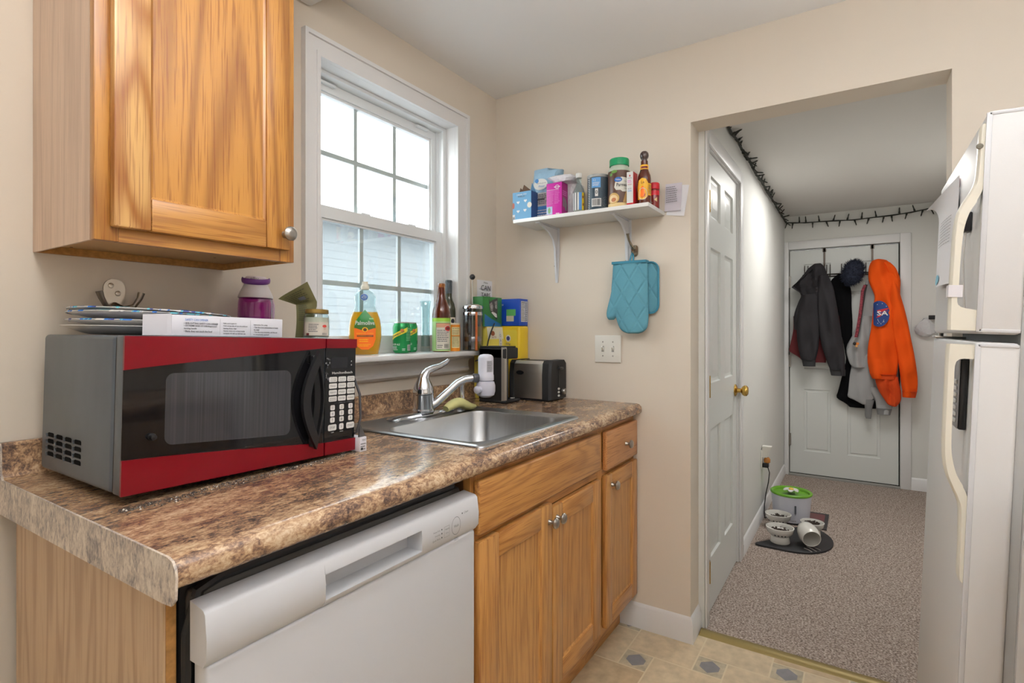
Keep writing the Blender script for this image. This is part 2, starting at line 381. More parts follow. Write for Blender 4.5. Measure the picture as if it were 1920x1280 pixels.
b = MB(); b.box((-.6, -.42, 2.233), (1.085, -.001, ZC-.001), CEIL, .012); struct(b.build('trim_5'))
# hall
b = MB(); b.box((XH, -.94, 0), (2.292, -.82, ZC), WALLH); b.box((3.0, -.94, 0), (XE+.12, -.82, ZH), WALLH); b.box((2.292, -.94, 1.985), (3.0, -.82, ZC), WALLH); struct(b.build('wall_hall_left'))
b = MB(); b.box((XE, -2.15, 0), (XE+.12, -1.735, ZH), WALLH); b.box((XE, -.975, 0), (XE+.12, -.94, ZH), WALLH); b.box((XE, -1.735, 1.89), (XE+.12, -.975, ZH), WALLH); struct(b.build('wall_hall_end'))
b = MB(); b.box((XH, -2.15, 0), (XE+.12, -2.05, ZH), WALLH); struct(b.build('wall_hall_right'))
b = MB(); b.box((XH, -2.15, ZH), (XE+.12, -.82, ZH+.06), mat('hall_ceiling_grey_white', (206, 204, 200), .9, spec=.1)); struct(b.build('ceiling_hall'))

# vinyl tile floor: large and small squares, the small ones with a slate diamond
def tile_mat(name, c, amt): return mat(name, c, .45, noise=((26, 26, 26), amt, 6))
TA = tile_mat('vinyl_tile_sand', (196, 178, 148), .16); TB = tile_mat('vinyl_tile_tan', (184, 162, 130), .17)
TG = mat('vinyl_grout', (208, 194, 164), .5); TS = tile_mat('vinyl_tile_speckled', (176, 164, 140), .3); TD = tile_mat('vinyl_slate_diamond', (120, 118, 120), .12)
b = MB(); b.box((-2.3, -3.72, -.05), (2.232, .13, 0), TG)
ta, tb, g = .238, .103, .0028
ox, oy = 1.855, -.827
for i in range(-14, 15):
    for j in range(-14, 15):
        x = ox + i*ta - j*tb; y = oy + i*tb + j*ta
        for (sx, sy, w, mt) in ((x, y, tb, TS), (x-ta, y, ta, random.choice((TA, TB, TA)))):
            x0, y0, x1, y1 = max(sx+g, -2.2), max(sy+g, -3.6), min(sx+w-g, 2.205), min(sy+w-g, -.01)
            if x1-x0 < .004 or y1-y0 < .004: continue
            b.add([(x0, y0, .0006), (x1, y0, .0006), (x1, y1, .0006), (x0, y1, .0006)], [(0, 1, 2, 3)], mt)
            if w == tb and x1-x0 > .09 and y1-y0 > .09:
                cx, cy, r = (x0+x1)/2, (y0+y1)/2, .033
                b.add([(cx-r*1.2, cy, .001), (cx-r*.4, cy-r, .001), (cx+r*.4, cy-r, .001), (cx+r*1.2, cy, .001), (cx+r*.4, cy+r, .001), (cx-r*.4, cy+r, .001)], [(0, 1, 2, 3, 4, 5)], TD)
struct(b.build('floor'))
m = mat('grey_beige_carpet', (166, 152, 141), .95, spec=.1)
nt = m.node_tree; bs = nt.nodes['Principled BSDF']; tc = nt.nodes.new('ShaderNodeTexCoord')
n1 = nt.nodes.new('ShaderNodeTexNoise'); n1.inputs['Scale'].default_value = 135; n1.inputs['Detail'].default_value = 5; n1.inputs['Roughness'].default_value = .7; nt.links.new(tc.outputs['Object'], n1.inputs['Vector'])
r = ramp(nt, [(.34, (92, 80, 73)), (.47, (150, 135, 125)), (.56, (182, 168, 158)), (.68, (214, 203, 194))]); nt.links.new(n1.outputs['Fac'], r.inputs[0]); nt.links.new(r.outputs[0], bs.inputs['Base Color'])
bp = nt.nodes.new('ShaderNodeBump'); bp.inputs['Strength'].default_value = .8; bp.inputs['Distance'].default_value = .006; nt.links.new(n1.outputs['Fac'], bp.inputs['Height']); nt.links.new(bp.outputs[0], bs.inputs['Normal'])
b = MB(); b.box((2.232, -2.15, -.05), (XE+.12, -.82, .006), m); struct(b.build('floor_hall'))
b = MB()
b.loft([[(x, y, z) for x, z in ((2.196, 0.0005), (2.203, .007), (2.222, .010), (2.243, .009), (2.247, .0065))] for y in (-1.704, -.93)], mat('olive_brass_strip', (140, 122, 74), .42, .35))
struct(b.build('trim_1'))
def profile_run(mb, pts, H, t, mt):
    """A baseboard run along wall points (x, y, nx, ny), n pointing into the room."""
    prof = [(0, .0), (t, .0), (t, H*.74), (t*.72, H*.80), (t*.72, H*.86), (t*.35, H*.95), (0.0, H)]
    mb.loft([[(x+nx*d, y+ny*d, z) for d, z in prof] for x, y, nx, ny in pts], mt)
b = MB(); profile_run(b, [(X1, -.63, -1, 0), (X1, -.916, -1, -1), (2.246, -.916, 0, -1)], .10, .012, TRIM); struct(b.build('baseboard_right'))
b = MB(); profile_run(b, [(X1, -2.4, -1, 0), (X1, -1.706, -1, 0)], .10, .012, TRIM); struct(b.build('baseboard_right_far'))
b = MB(); profile_run(b, [(3.075, -.94, 0, -1), (XE, -.94, 0, -1)], .09, .012, TRIM); struct(b.build('baseboard_hall_left'))
b = MB(); profile_run(b, [(XE, -1.80, -1, 0), (XE, -2.05, -1, 0)], .10, .012, TRIM); struct(b.build('baseboard_hall_end'))

# ------------------------------------------------------------------ panelled faces
def panelled(mb, U, V, cells, fn, mt, prof, pm=None):
    """Flat face split at U and V; in the listed cells a panel follows prof = [(inset, depth), ...] and ends flat."""
    for i in range(len(U)-1):
        for j in range(len(V)-1):
            u0, u1, v0, v1 = U[i], U[i+1], V[j], V[j+1]
            if (i, j) not in cells:
                mb.add([fn(u0, v0, 0), fn(u1, v0, 0), fn(u1, v1, 0), fn(u0, v1, 0)], [(0, 1, 2, 3)], mt); continue
            last = None
            for q, (ins, d) in enumerate([(0, 0)]+prof):
                R = [fn(u0+ins, v0+ins, d), fn(u1-ins, v0+ins, d), fn(u1-ins, v1-ins, d), fn(u0+ins, v1-ins, d)]
                if last: mb.add(last+R, [(k, (k+1) % 4, 4+(k+1) % 4, 4+k) for k in range(4)], mt)
                last = R
            mb.add(last, [(0, 1, 2, 3)], pm or mt)
DP = [(.004, -.009), (.016, -.011), (.05, -.003)]
def hinge(par, c, ax, mt, h=.09):
    b = MB(); c = Vector(c); b.cyl(c-Vector((0, 0, h/2)), c+Vector((0, 0, h/2)), .006, mt, 10)
    if ax == 'x': b.box(c+Vector((.001, .0, -h/2)), c+Vector((.018, .008, h/2)), mt)
    else: b.box(c+Vector((-.0, -.02, -h/2)), c+Vector((.008, -.001, h/2)), mt)
    return b.build('hinge', par)

# door_1: six-panel closet door in the hall's left wall
b = MB(); b.box((2.302, -.917, .012), (2.992, -.885, 1.972), DOORW)
U = [2.302, 2.405, 2.600, 2.690, 2.890, 2.992]; V = [.012, .235, .79, .985, 1.57, 1.70, 1.88, 1.972]
panelled(b, U, V, {(i, j) for i in (1, 3) for j in (1, 3, 5)}, lambda u, v, d: (u, -.9302-d, v), DOORW, DP)
d1 = struct(b.build('door_1'))
for z in (.215, .98, 1.745): hinge(d1, (2.300, -.9465, z), 'x', BRASS)
b = MB(); K = Matrix.Translation((2.945, -.930, .905)) @ Matrix.Rotation(PI/2, 4, 'X')
b.lathe([(.031, 0), (.031, .004), (.024, .009), (.012, .013), (.011, .030), (.022, .037), (.028, .047), (.027, .056), (.018, .063), (0, .065)], BRASS, M=K); b.build('door_knob', d1)
b = MB()   # casing and jambs around it
for a, c in (((2.2505, -.950, .0065), (2.296, -.9405, 2.045)), ((2.996, -.952, .006), (3.065, -.9395, 2.045)), ((2.2961, -.952, 1.979), (2.9959, -.9395, 2.045))): b.box(a, c, TRIM, .004)
b.box((2.293, -.94, 0.006), (2.299, -.83, 1.979), TRIM); b.box((2.993, -.94, .006), (2.999, -.83, 1.979), TRIM); b.box((2.299, -.94, 1.974), (2.993, -.83, 1.984), TRIM)
struct(b.build('trim_2'))

# door_2: entry door at the end of the hall
b = MB(); b.box((5.096, -1.727, .022), (5.12, -.981, 1.880), DOORW)
U = [-1.727, -1.612, -1.392, -1.278, -1.085, -.981]; V = [.022, .21, .725, .895, 1.53, 1.60, 1.765, 1.880]
panelled(b, U, V, {(i, j) for i in (1, 3) for j in (1, 3, 5)}, lambda u, v, d: (5.0838-d, u, v), DOORW, [(.006, -.006), (.018, -.007), (.024, -.0015), (.03, -.0015)])
d2 = struct(b.build('door_2'))
for z in (.30, .96, 1.62):
    b = MB(); b.cyl((5.066, -.977, z-.05), (5.066, -.977, z+.05), .008, NICKEL, 10); b.box((5.063, -.99, z-.05), (5.084, -.972, z+.05), NICKEL); b.build('hinge', d2)
b = MB()
b.box((5.130, -1.735, .006), (5.135, -.975, 1.889), BLACKM)  # black sheet behind the slab stands in for shade in the door gap
for a, c in (((5.043, -1.803, .006), (5.0595, -1.735, 1.955)), ((5.043, -.975, .006), (5.0595, -.941, 1.955)), ((5.043, -1.735, 1.889), (5.0595, -.975, 1.955))): b.box(a, c, TRIM, .004)
b.box((5.03, -1.735, .006), (5.08, -.975, .017), mat('grey_threshold', (150, 148, 142), .5))
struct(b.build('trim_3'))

# ------------------------------------------------------------------ window over the sink
b = MB()
def casing(mb, x0, x1, xi0, xi1, zt, zti, zb, y):
    # mitred stepped casing: outer back band, flat, inner bead
    for o, i, dy in ((0.0, .2, -.022), (.2, .78, -.014), (.78, 1.0, -.017)):
        A = [x0+(xi0-x0)*o, x1+(xi1-x1)*o, zt+(zti-zt)*o]; B = [x0+(xi0-x0)*i, x1+(xi1-x1)*i, zt+(zti-zt)*i]
        P = [(A[0], zb), (A[0], A[2]), (A[1], A[2]), (A[1], zb), (B[1], zb), (B[1], B[2]), (B[0], B[2]), (B[0], zb)]
        for q in ((0, 1, 6, 7), (1, 2, 5, 6), (2, 3, 4, 5)):
            pts = [P[k] for k in q]; mb.prism(pts, dy, -.0005, TRIM)
casing(b, 1.052, 1.892, 1.113, 1.814, 2.158, 2.090, 1.126, 0)
b.box((1.1, 0, 1.086), (1.113, .135, 2.104), TRIM); b.box((1.814, 0, 1.086), (1.828, .135, 2.104), TRIM); b.box((1.113, 0, 2.090), (1.814, .135, 2.104), TRIM)
# stool and apron
b.box((1.02, -.104, 1.106), (1.902, -.0005, 1.126), TRIM, .006); b.box((1.1135, -.0005, 1.106), (1.8135, .135, 1.126), TRIM)
prof = [(-.001, 1.106), (-.050, 1.1055), (-.050, 1.096), (-.024, 1.088), (-.018, 1.078), (-.018, 1.055), (-.022, 1.05), (-.022, 1.040), (-.012, 1.030), (-.001, 1.028)]
b.loft([[(x, y, z) for y, z in prof] for x in (1.05, 1.885)], TRIM)
struct(b.build('trim_4'))
b = MB()   # window frame: tracks and head
b.box((1.1135, .05, 1.1265), (1.142, .134, 2.0895), VINYL); b.box((1.802, .05, 1.1265), (1.8135, .134, 2.0895), VINYL)
b.box((1.142, .05, 2.077), (1.802, .134, 2.0895), VINYL); b.box((1.142, .055, 1.1265), (1.802, .134, 1.14), VINYL)
b.box((1.795, .05, 1.14), (1.802, .06, 2.077), VINYL); b.box((1.795, .084, 1.14), (1.802, .092, 2.077), VINYL)
win = struct(b.build('window_1'))
def sash(name, x0, x1, z0, z1, y0, y1, st, rt, rb, muntx, muntz):
    b = MB(); xi0, xi1, zi0, zi1 = x0+st, x1-st, z0+rb, z1-rt
    def fr(a0, a1, c0, c1, i0, i1, j0, j1, ya, yb):
        b.ring([(a0, c0), (a1, c0), (a1, c1), (a0, c1)], [(i0, j0), (i1, j0), (i1, j1), (i0, j1)], ya, yb, VINYL)
    fr(x0, x1, z0, z1, xi0, xi1, zi0, zi1, y0, y1)
    fr(xi0-.001, xi1+.001, zi0-.001, zi1+.001, xi0+.008, xi1-.008, zi0+.008, zi1-.008, y0+.007, y1)
    s = b.build(name, win)
    b = MB(); b.box((xi0+.004, (y0+y1)/2, zi0+.004), (xi1-.004, (y0+y1)/2+.004, zi1-.004), PANE); b.build('pane', s)
    b = MB(); yc = (y0+y1)/2
    for x in muntx: b.box((x-.0085, yc+.005, zi0), (x+.0085, yc+.015, zi1), VINYL)
    for z in muntz: b.box((xi0, yc+.0045, z-.0085), (xi1, yc+.0155, z+.0085), VINYL)
    b.build('muntin_grid', s)
    return s
up = sash('upper_sash', 1.1425, 1.80, 1.60, 2.076, .093, .124, .032, .034, .034, (1.367, 1.567), (1.835,))
lo = sash('lower_sash', 1.1425, 1.815-.0195, 1.1405, 1.637, .060, .090, .034, .042, .044, (1.366, 1.560), (1.378,))
for x in (1.215, 1.70):
    b = MB(); b.box((x-.035, .078, 2.062), (x+.035, .094, 2.071), VINYL, .002); b.build('tilt_latch', up)
for x in (1.375, 1.62):
    b = MB(); b.box((x-.022, .066, 1.637), (x+.022, .084, 1.645), VINYL, .003); b.build('sash_lock', lo)
b = MB(); b.box((1.781, .091, 1.655), (1.789, .094, 1.70), VINYL, .002); b.build('pivot_latch', up)
b = MB(); b.box((1.142, .1285, 1.14), (1.802, .1295, 1.62), SCREEN); b.build('insect_screen', win)
# outside: pale house across the yard
b = MB(); SID = mat('pale_siding', (132, 133, 134), .8); b.box((1.0, 7.0, -1.0), (13.0, 7.2, 3.3), SID)
for k in range(28): b.box((1.0, 6.994, -1.0+k*.15), (13.0, 7.0, -.865+k*.15), SID)
t = tag(b.build('neighbour_house'), 'pale sided house faintly seen outside through the window', 'house'); recenter(t)
b = MB(); b.loft([[(.6, 6.6, 3.3), (.6, 9.4, 4.4), (.6, 9.4, 4.3), (.6, 6.6, 3.24)], [(13.4, 6.6, 3.3), (13.4, 9.4, 4.4), (13.4, 9.4, 4.3), (13.4, 6.6, 3.24)]], mat('snowy_grey_roof', (156, 156, 158), .9)); b.build('roof', t)
b = MB(); b.box((3.0, 6.975, 0.2), (4.2, 6.99, 1.5), mat('far_grey_panes', (176, 184, 190), .2)); b.build('window', t)
b = MB(); b.box((-12, .4, -1.2), (26, 26, -1.0), mat('snowy_ground', (150, 152, 156), .9)); struct(b.build('ground'))

# ------------------------------------------------------------------ counter, sink and base units
CF = -.722
ct = thing('countertop', (.35, 0, .872), 'brown stone-look laminate worktop running from the left end to the corner', 'countertop')
front = [(-.66, .914), (CF+.022, .914), (CF+.010, .911), (CF+.002, .902), (CF, .890), (CF+.002, .880), (CF+.008, .874), (CF+.020, .872), (-.66, .872)]
SX0, SX1, SY0, SY1 = 1.105, 1.650, -.652, -.148
b = MB(); b.loft([[(x, y, z) for y, z in front] for x in (.350, X1-.002)], STONE)
b.box((.350, -.6601, .872), (SX0, -.022, .914), STONE); b.box((SX1, -.6601, .872), (X1-.002, -.022, .914), STONE); b.box((SX0-.0001, SY1, .872), (SX1+.0001, -.022, .914), STONE)
b.build('worktop', ct)
b = MB(); pr = [(-.002, .872), (-.002, .981), (-.006, .985), (-.018, .985), (-.023, .979), (-.024, .925), (-.028, .917), (-.036, .9142), (-.036, .9141), (-.022, .9141), (-.022, .872)]
b.loft([[(x, y, z) for y, z in pr] for x in (.350, X1-.002)], STONEV); b.build('backsplash', ct)
b = MB(); e = [(-.002, .845), (-.002, .985), (-.018, .985), (-.023, .979), (-.024, .925), (-.036, .914), (CF+.022, .914), (CF+.010, .911), (CF+.002, .902), (CF, .890), (CF+.002, .862), (CF+.012, .852), (CF+.035, .850)]
b.prism(e, .3465, .3499, STONEE, 'yz'); o = b.build('end_cap', ct); o['label'] = 'greyer laminate strip on the cut end of the worktop'

t = thing('end_panel', (.37, -.35, 0), 'beige wood-grain panel closing the left end of the counter', 'end panel')
b = MB(); b.box((.366, -.645, .001), (.3695, -.045, .849), SIDEL); b.build('laminate_face', t)
b = MB(); b.box((.3696, -.646, .001), (.383, -.045, .849), RAWW); b.box((.362, -.60, .849), (1.0, -.10, .871), RAWW); b.build('particle_board_core', t)

def knob(par, x, y, z, ax=(0, -1, 0), r=.016):
    M = Matrix.Translation((x, y, z)) @ Vector((0, 0, 1)).rotation_difference(Vector(ax)).to_matrix().to_4x4()
    k = r/.016
    b = MB(); b.lathe([(.008*k, 0), (.008*k, .002), (.0055*k, .006), (.005*k, .013), (.0085*k, .017), (.0155*k, .020), (.016*k, .024), (.013*k, .028), (.006*k, .030), (0, .0303)], NICKEL, M=M, n=24)
    return b.build('knob', par)
def cab_door(name, par, x0, x1, z0, z1, yf, st, rails, mS, mP, mR, th=.02, lab=None):
    """Frame-and-panel oak door facing -y; vertical stiles run full height."""
    b = MB(); B = .004
    b.box((x0, yf, z0), (x0+st[0], yf+th, z1), mS[0], B); b.box((x1-st[1], yf, z0), (x1, yf+th, z1), mS[1], B)
    b.box((x0+st[0], yf+.0006, z0), (x1-st[1], yf+th, z0+rails[0]), mR, .003); b.box((x0+st[0], yf+.0006, z1-rails[1]), (x1-st[1], yf+th, z1), mR, .003)
    o = b.build(name, par)
    b = MB(); a0, a1, c0, c1 = x0+st[0]-.003, x1-st[1]+.003, z0+rails[0]-.003, z1-rails[1]+.003
    panelled(b, [a0, a1], [c0, c1], {(0, 0)}, lambda u, v, d: (u, yf+.003-d, v), mP, [(.008, -.005)]); b.box((a0, yf+.0095, c0), (a1, yf+.014, c1), mP)
    b.build('door_panel', o)
    return o
FF, DF = -.686, -.706
t = thing('sink_base_cabinet', (1.4, -.35, 0), 'wide oak base cabinet under the sink with two doors', 'cabinet')
b = MB(); b.box((1.018, FF, .115), (1.056, FF+.02, .8715), OAKLV); b.box((1.756, FF, .115), (1.778, FF+.02, .8715), OAKLV)
b.box((1.056, FF+.0004, .835), (1.756, FF+.02, .8715), OAKLH); b.box((1.056, FF+.0004, .690), (1.756, FF+.02, .735), OAKLH); b.box((1.056, FF+.0004, .115), (1.756, FF+.02, .165), OAKLH); b.build('face_frame', t)
b = MB(); b.box((1.018, FF+.0205, .115), (1.032, -.05, .8715), DARKW); b.box((1.032, -.64, .115), (1.764, -.05, .13), DARKW); b.box((1.764, FF+.0205, .115), (1.778, -.05, .8715), DARKW); b.build('carcass', t)
b = MB(); b.box((1.018, -.632, .001), (1.778, -.62, .1145), OAKLH); b.build('toe_kick', t)
b = MB(); b.box((1.030, DF, .722), (1.748, DF+.0195, .852), OAKLH, .006, 3); b.build('false_drawer_front', t)
o = cab_door('door', t, 1.030, 1.392, .150, .706, DF, (.085, .062), (.062, .062), (OAKLV, OAKLV2), OAKLV2, OAKLH); knob(o, 1.372, DF-.0003, .655)
o = cab_door('door', t, 1.398, 1.748, .150, .690, DF, (.062, .062), (.062, .062), (OAKLV2, OAKLV), OAKLV, OAKLH); knob(o, 1.420, DF-.0003, .655)
t = thing('drawer_base_cabinet', (1.95, -.35, 0), 'narrow oak base cabinet against the wall with drawer over door', 'cabinet')
b = MB(); b.box((1.7785, FF, .115), (1.800, FF+.02, .8715), OAKLV); b.box((2.095, FF, .115), (X1-.002, FF+.02, .8715), OAKLV)
b.box((1.800, FF+.0004, .845), (2.095, FF+.02, .8715), OAKLH); b.box((1.800, FF+.0004, .68), (2.095, FF+.02, .725), OAKLH); b.box((1.800, FF+.0004, .115), (2.095, FF+.02, .15), OAKLH); b.build('face_frame', t)
b = MB(); b.box((1.7785, FF+.0205, .115), (1.79, -.05, .8715), DARKW); b.box((1.79, -.64, .115), (2.11, -.05, .13), DARKW); b.box((2.11, FF+.0205, .115), (X1-.002, -.05, .8715), DARKW); b.build('carcass', t)
b = MB(); b.box((1.7785, -.632, .001), (X1-.014, -.62, .1145), OAKLH); b.build('toe_kick', t)
b = MB(); b.box((1.800, DF, .708), (2.118, DF+.0195, .848), wood('oak_drawer', (186, 130, 78), (170, 112, 60), along='x', seed=11, freq=4, contrast=.6), .005, 3); o = b.build('drawer', t); knob(o, 1.985, DF-.0003, .775)
o = cab_door('door', t, 1.800, 2.118, .140, .690, DF, (.055, .055), (.062, .062), (OAKLV, OAKLV), OAKLV2, OAKLH); knob(o, 1.845, DF-.0003, .650)

# dishwasher
t = thing('dishwasher', (.7, -.35, 0), 'white built-in dishwasher under the worktop', 'dishwasher')
b = MB(); b.box((.386, -.64, .02), (1.016, -.08, .846), BLACKM, .02); b.box((.392, -.668, .10), (1.010, -.642, .842), mat('dishwasher_grey_liner', (62, 60, 58), .45), .012)
b.build('tub', t)
b = MB(); b.tube([(.394, -.655, .12), (.392, -.660, .78), (.405, -.662, .838), (.44, -.662, .848), (.98, -.662, .850)], .009, RUBBER, 8); b.build('door_gasket', t)
YD = -.716
b = MB()   # curved control strip with a handle pocket
def strip(z0, z1, x0, x1): return [[(x, -.672, z0), (x, YD+.010, z0), (x, YD+.001, z0+.012), (x, YD-.0, z0+(z1-z0)*.5), (x, YD+.0045, z1-.006), (x, YD+.009, z1-.0015), (x, YD+.014, z1), (x, -.672, z1+.004)] for x in (x0, x1)]
DX0, DX1, HX0, HX1, HZ0, HZ1 = .389, 1.013, .584, .820, .762, .804
b.loft(strip(.748, .828, DX0, HX0), WHITE); b.loft(strip(.748, .828, HX1, DX1), WHITE)
b.loft([[(x, -.672, .748), (x, YD+.010, .748), (x, YD+.001, .757), (x, YD, HZ0), (x, -.69, HZ0-.001), (x, -.672, HZ0)] for x in (HX0, HX1)], WHITE)
b.loft([[(x, -.672, HZ1+.006), (x, -.69, HZ1+.004), (x, YD+.0012, HZ1), (x, YD+.0045, .822), (x, YD+.009, .8265), (x, YD+.014, .828), (x, -.672, .832)] for x in (HX0, HX1)], WHITE)
b.box((HX0, -.6735, HZ0-.003), (HX1, -.6722, HZ1+.008), WHITE)
cp = b.build('control_strip', t)
b = MB(); b.box((.393, YD+.008, .105), (1.009, -.672, .7475), WHITE, .006, 3); b.build('door', t)
b = MB(); b.box((.392, -.64, .002), (1.010, -.63, .10), BLACKM); b.build('toe_plate', t)
b = MB(); D = Dec(b, planef((.923, YD-.0008, .782), -PI/2))
for k, s in enumerate(('Heavy Duty', 'Everyday', 'Quick Rinse')):
    v = .006-k*.0085; D.text(s, -.050, v, .0042, INKG, align='r'); D.ell(-.044, v, .0016, .0016, INK)
D.annul(-.022, 0, .0001, .0001, 0, INKG); D.rect(-.036, .008, -.0185, .0086, PRINTG); D.rect(-.036, -.0146, -.0185, -.014, PRINTG); D.rect(-.036, -.0146, -.0354, .008, PRINTG); D.rect(-.0191, -.0146, -.0185, .008, PRINTG)
D.text('Heated', -.0272, .003, .0036, INKG, w=.013); D.text('Dry', -.0272, -.006, .0036, INKG, w=.009)
D.annul(.004, 0, .0155, .0195, .0009, INKG); D.text('Wash', .004, 0, .0055, INKG, w=.016); D.text('START', .004, -.026, .0032, INKG, w=.014); D.text('CANCEL', .004, -.0305, .0032, INKG, w=.016)
D.ell(.026, .021, .0017, .0017, INK); D.text('Clean', .039, .0215, .0046, INKG, w=.016)
b.build('lettering', cp)

# sink: rolled rim, back ledge, one rounded bowl
t = thing('kitchen_sink', (1.378, -.40, .90), 'stainless steel single bowl drop-in sink', 'sink')
def rr(x0, x1, y0, y1, r, z, k=8): return [(x, y, z) for x, y in rrpts(x0, y0, x1, y1, r, k)]
X0, X1s, Y0, Y1 = 1.092, 1.664, -.668, -.130
bx0, bx1, by0, by1 = 1.140, 1.617, -.625, -.262
rows = [rr(X0, X1s, Y0, Y1, .022, .9145), rr(X0+.001, X1s-.001, Y0+.001, Y1-.001, .022, .918), rr(X0+.006, X1s-.006, Y0+.006, Y1-.006, .022, .9215), rr(X0+.012, X1s-.012, Y0+.012, Y1-.012, .02, .9205), rr(X0+.018, X1s-.018, Y0+.018, Y1-.018, .02, .9175),
        rr(bx0-.008, bx1+.008, by0-.008, by1+.008, .066, .9165), rr(bx0-.002, bx1+.002, by0-.002, by1+.002, .062, .914), rr(bx0, bx1, by0, by1, .06, .908), rr(bx0+.008, bx1-.008, by0+.008, by1-.008, .06, .78), rr(bx0+.02, bx1-.02, by0+.02, by1-.02, .06, .758), rr(bx0+.05, bx1-.05, by0+.05, by1-.05, .05, .748), rr(1.34, 1.418, -.475, -.41, .03, .744)]
b = MB(); b.loft(rows, STEEL, cap=False); b.add(rows[-1], [tuple(range(len(rows[-1])))], STEEL); b.build('bowl', t)
b = MB(); b.lathe([(.040, .7445), (.040, .748), (.034, .750), (.026, .747), (.012, .746), (0, .746)], CHROME, c=(1.379, -.443, .0)); b.build('drain', t)

# faucet
t = thing('faucet', (1.40, -.186, .9175), 'chrome single lever kitchen faucet behind the sink bowl', 'faucet')
b = MB(); b.loft([rr(1.245, 1.565, -.216, -.156, .029, .918), rr(1.245, 1.565, -.216, -.156, .029, .921), rr(1.253, 1.557, -.210, -.162, .024, .9255), rr(1.33, 1.48, -.208, -.164, .020, .931)], CHROME); b.build('base_plate', t)
FX, FY = 1.408, -.186
b = MB(); b.lathe([(.040, .930), (.040, .936), (.0365, .940), (.036, .987), (.0365, .990)], CHROME, c=(FX, FY, 0), n=32); b.build('body', t)
b = MB(); b.lathe([(.0365, .9915), (.037, .997), (.035, 1.010), (.029, 1.026), (.022, 1.040), (.018, 1.050)], CHROME, c=(FX, FY, 0), n=32)
b.tube([(FX, FY, 1.035), (FX+.004, FY-.001, 1.052), (FX+.014, FY-.004, 1.068), (FX+.036, FY-.010, 1.077), (FX+.066, FY-.018, 1.084), (FX+.092, FY-.025, 1.096), (FX+.104, FY-.028, 1.106)], [.0215, .0185, .0145, .0118, .0100, .0088, .006], CHROME, 14); b.build('lever', t)
b = MB(); b.tube([(FX+.012, FY-.014, .944), (FX+.032, FY-.030, .958), (1.505, -.262, 1.026), (1.525, -.278, 1.038), (1.548, -.2945, 1.0412)], [.017, .0158, .0135, .013, .013], CHROME, 16); b.build('spout', t)
t = thing('water_filter', (1.588, -.325, .968), 'white tap water filter hanging from the spout end', 'water filter')
fx, fy = 1.588, -.325
WF = mat('filter_white_plastic', (214, 214, 226), .3); WFJ = mat('filter_translucent_white', (206, 206, 220), .2, coat=.3)
b = MB(); b.lathe([(.026, 1.030), (.0295, 1.032), (.0295, 1.050), (.028, 1.052), (.028, 1.112), (.026, 1.119), (.020, 1.124), (.010, 1.1262), (0, 1.1265)], WF, c=(fx, fy, 0), n=28); o = b.build('cartridge_housing', t)
b = MB(); D = Dec(b, cylf((fx, fy, 1.082), .0281, facing((fx, fy))+.55), .006); D.rect(-.012, -.020, .014, .022, mat('label_grey', (190, 190, 198), .5), nu=6); D.lines(-.010, -.018, .012, .020, 8, INKG); b.build('label', o)
b = MB(); b.lathe([(.0, .968), (.018, .970), (.031, .978), (.035, .992), (.035, 1.012), (.031, 1.026), (.026, 1.0295)], WFJ, c=(fx, fy, 0), n=28)
b.lathe([(.008, 0), (.013, .002), (.014, .020), (.008, .024)], WFJ, M=Matrix.Translation((fx-.03, fy+.004, 1.0)) @ Matrix.Rotation(-PI/2, 4, 'Y'), n=16); b.build('base_cup', t)
b = MB(); b.lathe([(.0155, 0), (.0165, .002), (.0165, .018), (.0145, .021)], mat('dark_grey_ring', (70, 70, 74), .4), M=Matrix.Translation((1.5495, -.2958, 1.0412)) @ Vector((0, 0, 1)).rotation_difference(Vector((.75, -.62, -.08))).to_matrix().to_4x4(), n=20); b.build('adapter_ring', t)
t = thing('side_sprayer', (1.605, -.20, .9175), 'short chrome side sprayer standing behind the faucet spout', 'sprayer')
b = MB(); b.lathe([(.021, .918), (.021, .922), (.015, .927), (.0125, .940), (.011, .970), (.0115, 1.0), (.0125, 1.005)], CHROME, c=(1.605, -.20, 0)); b.build('stem', t)
b = MB(); b.lathe([(.0125, 1.0052), (.0135, 1.012), (.0130, 1.030), (.008, 1.037), (0, 1.038)], CHROME, c=(1.605, -.20, 0)); b.tube([(1.605, -.20, 1.028), (1.588, -.215, 1.033), (1.574, -.228, 1.028)], [.010, .010, .008], CHROME, 12); b.build('spray_head', t)
b = MB(); pts = []; R = []
for i in range(13):
    u = i/12; pts.append((1.470+.150*u, -.236-.016*u, .9285+.018*math.sin(PI*min(1, u*1.25))*(.8 if u > .5 else 1)+.006*(1-u))); R.append(.003+.0155*math.sin(PI*min(.97, .12+.86*u))**.6)
b.tube(pts, R, mat('pale_yellow_foam', (216, 212, 146), .6, noise=((40, 40, 40), .06, 3)), 16, flat=1.25)
o = tag(b.build('sponge'), 'pale yellow curved sponge lying beside the faucet base', 'sponge'); recenter(o)

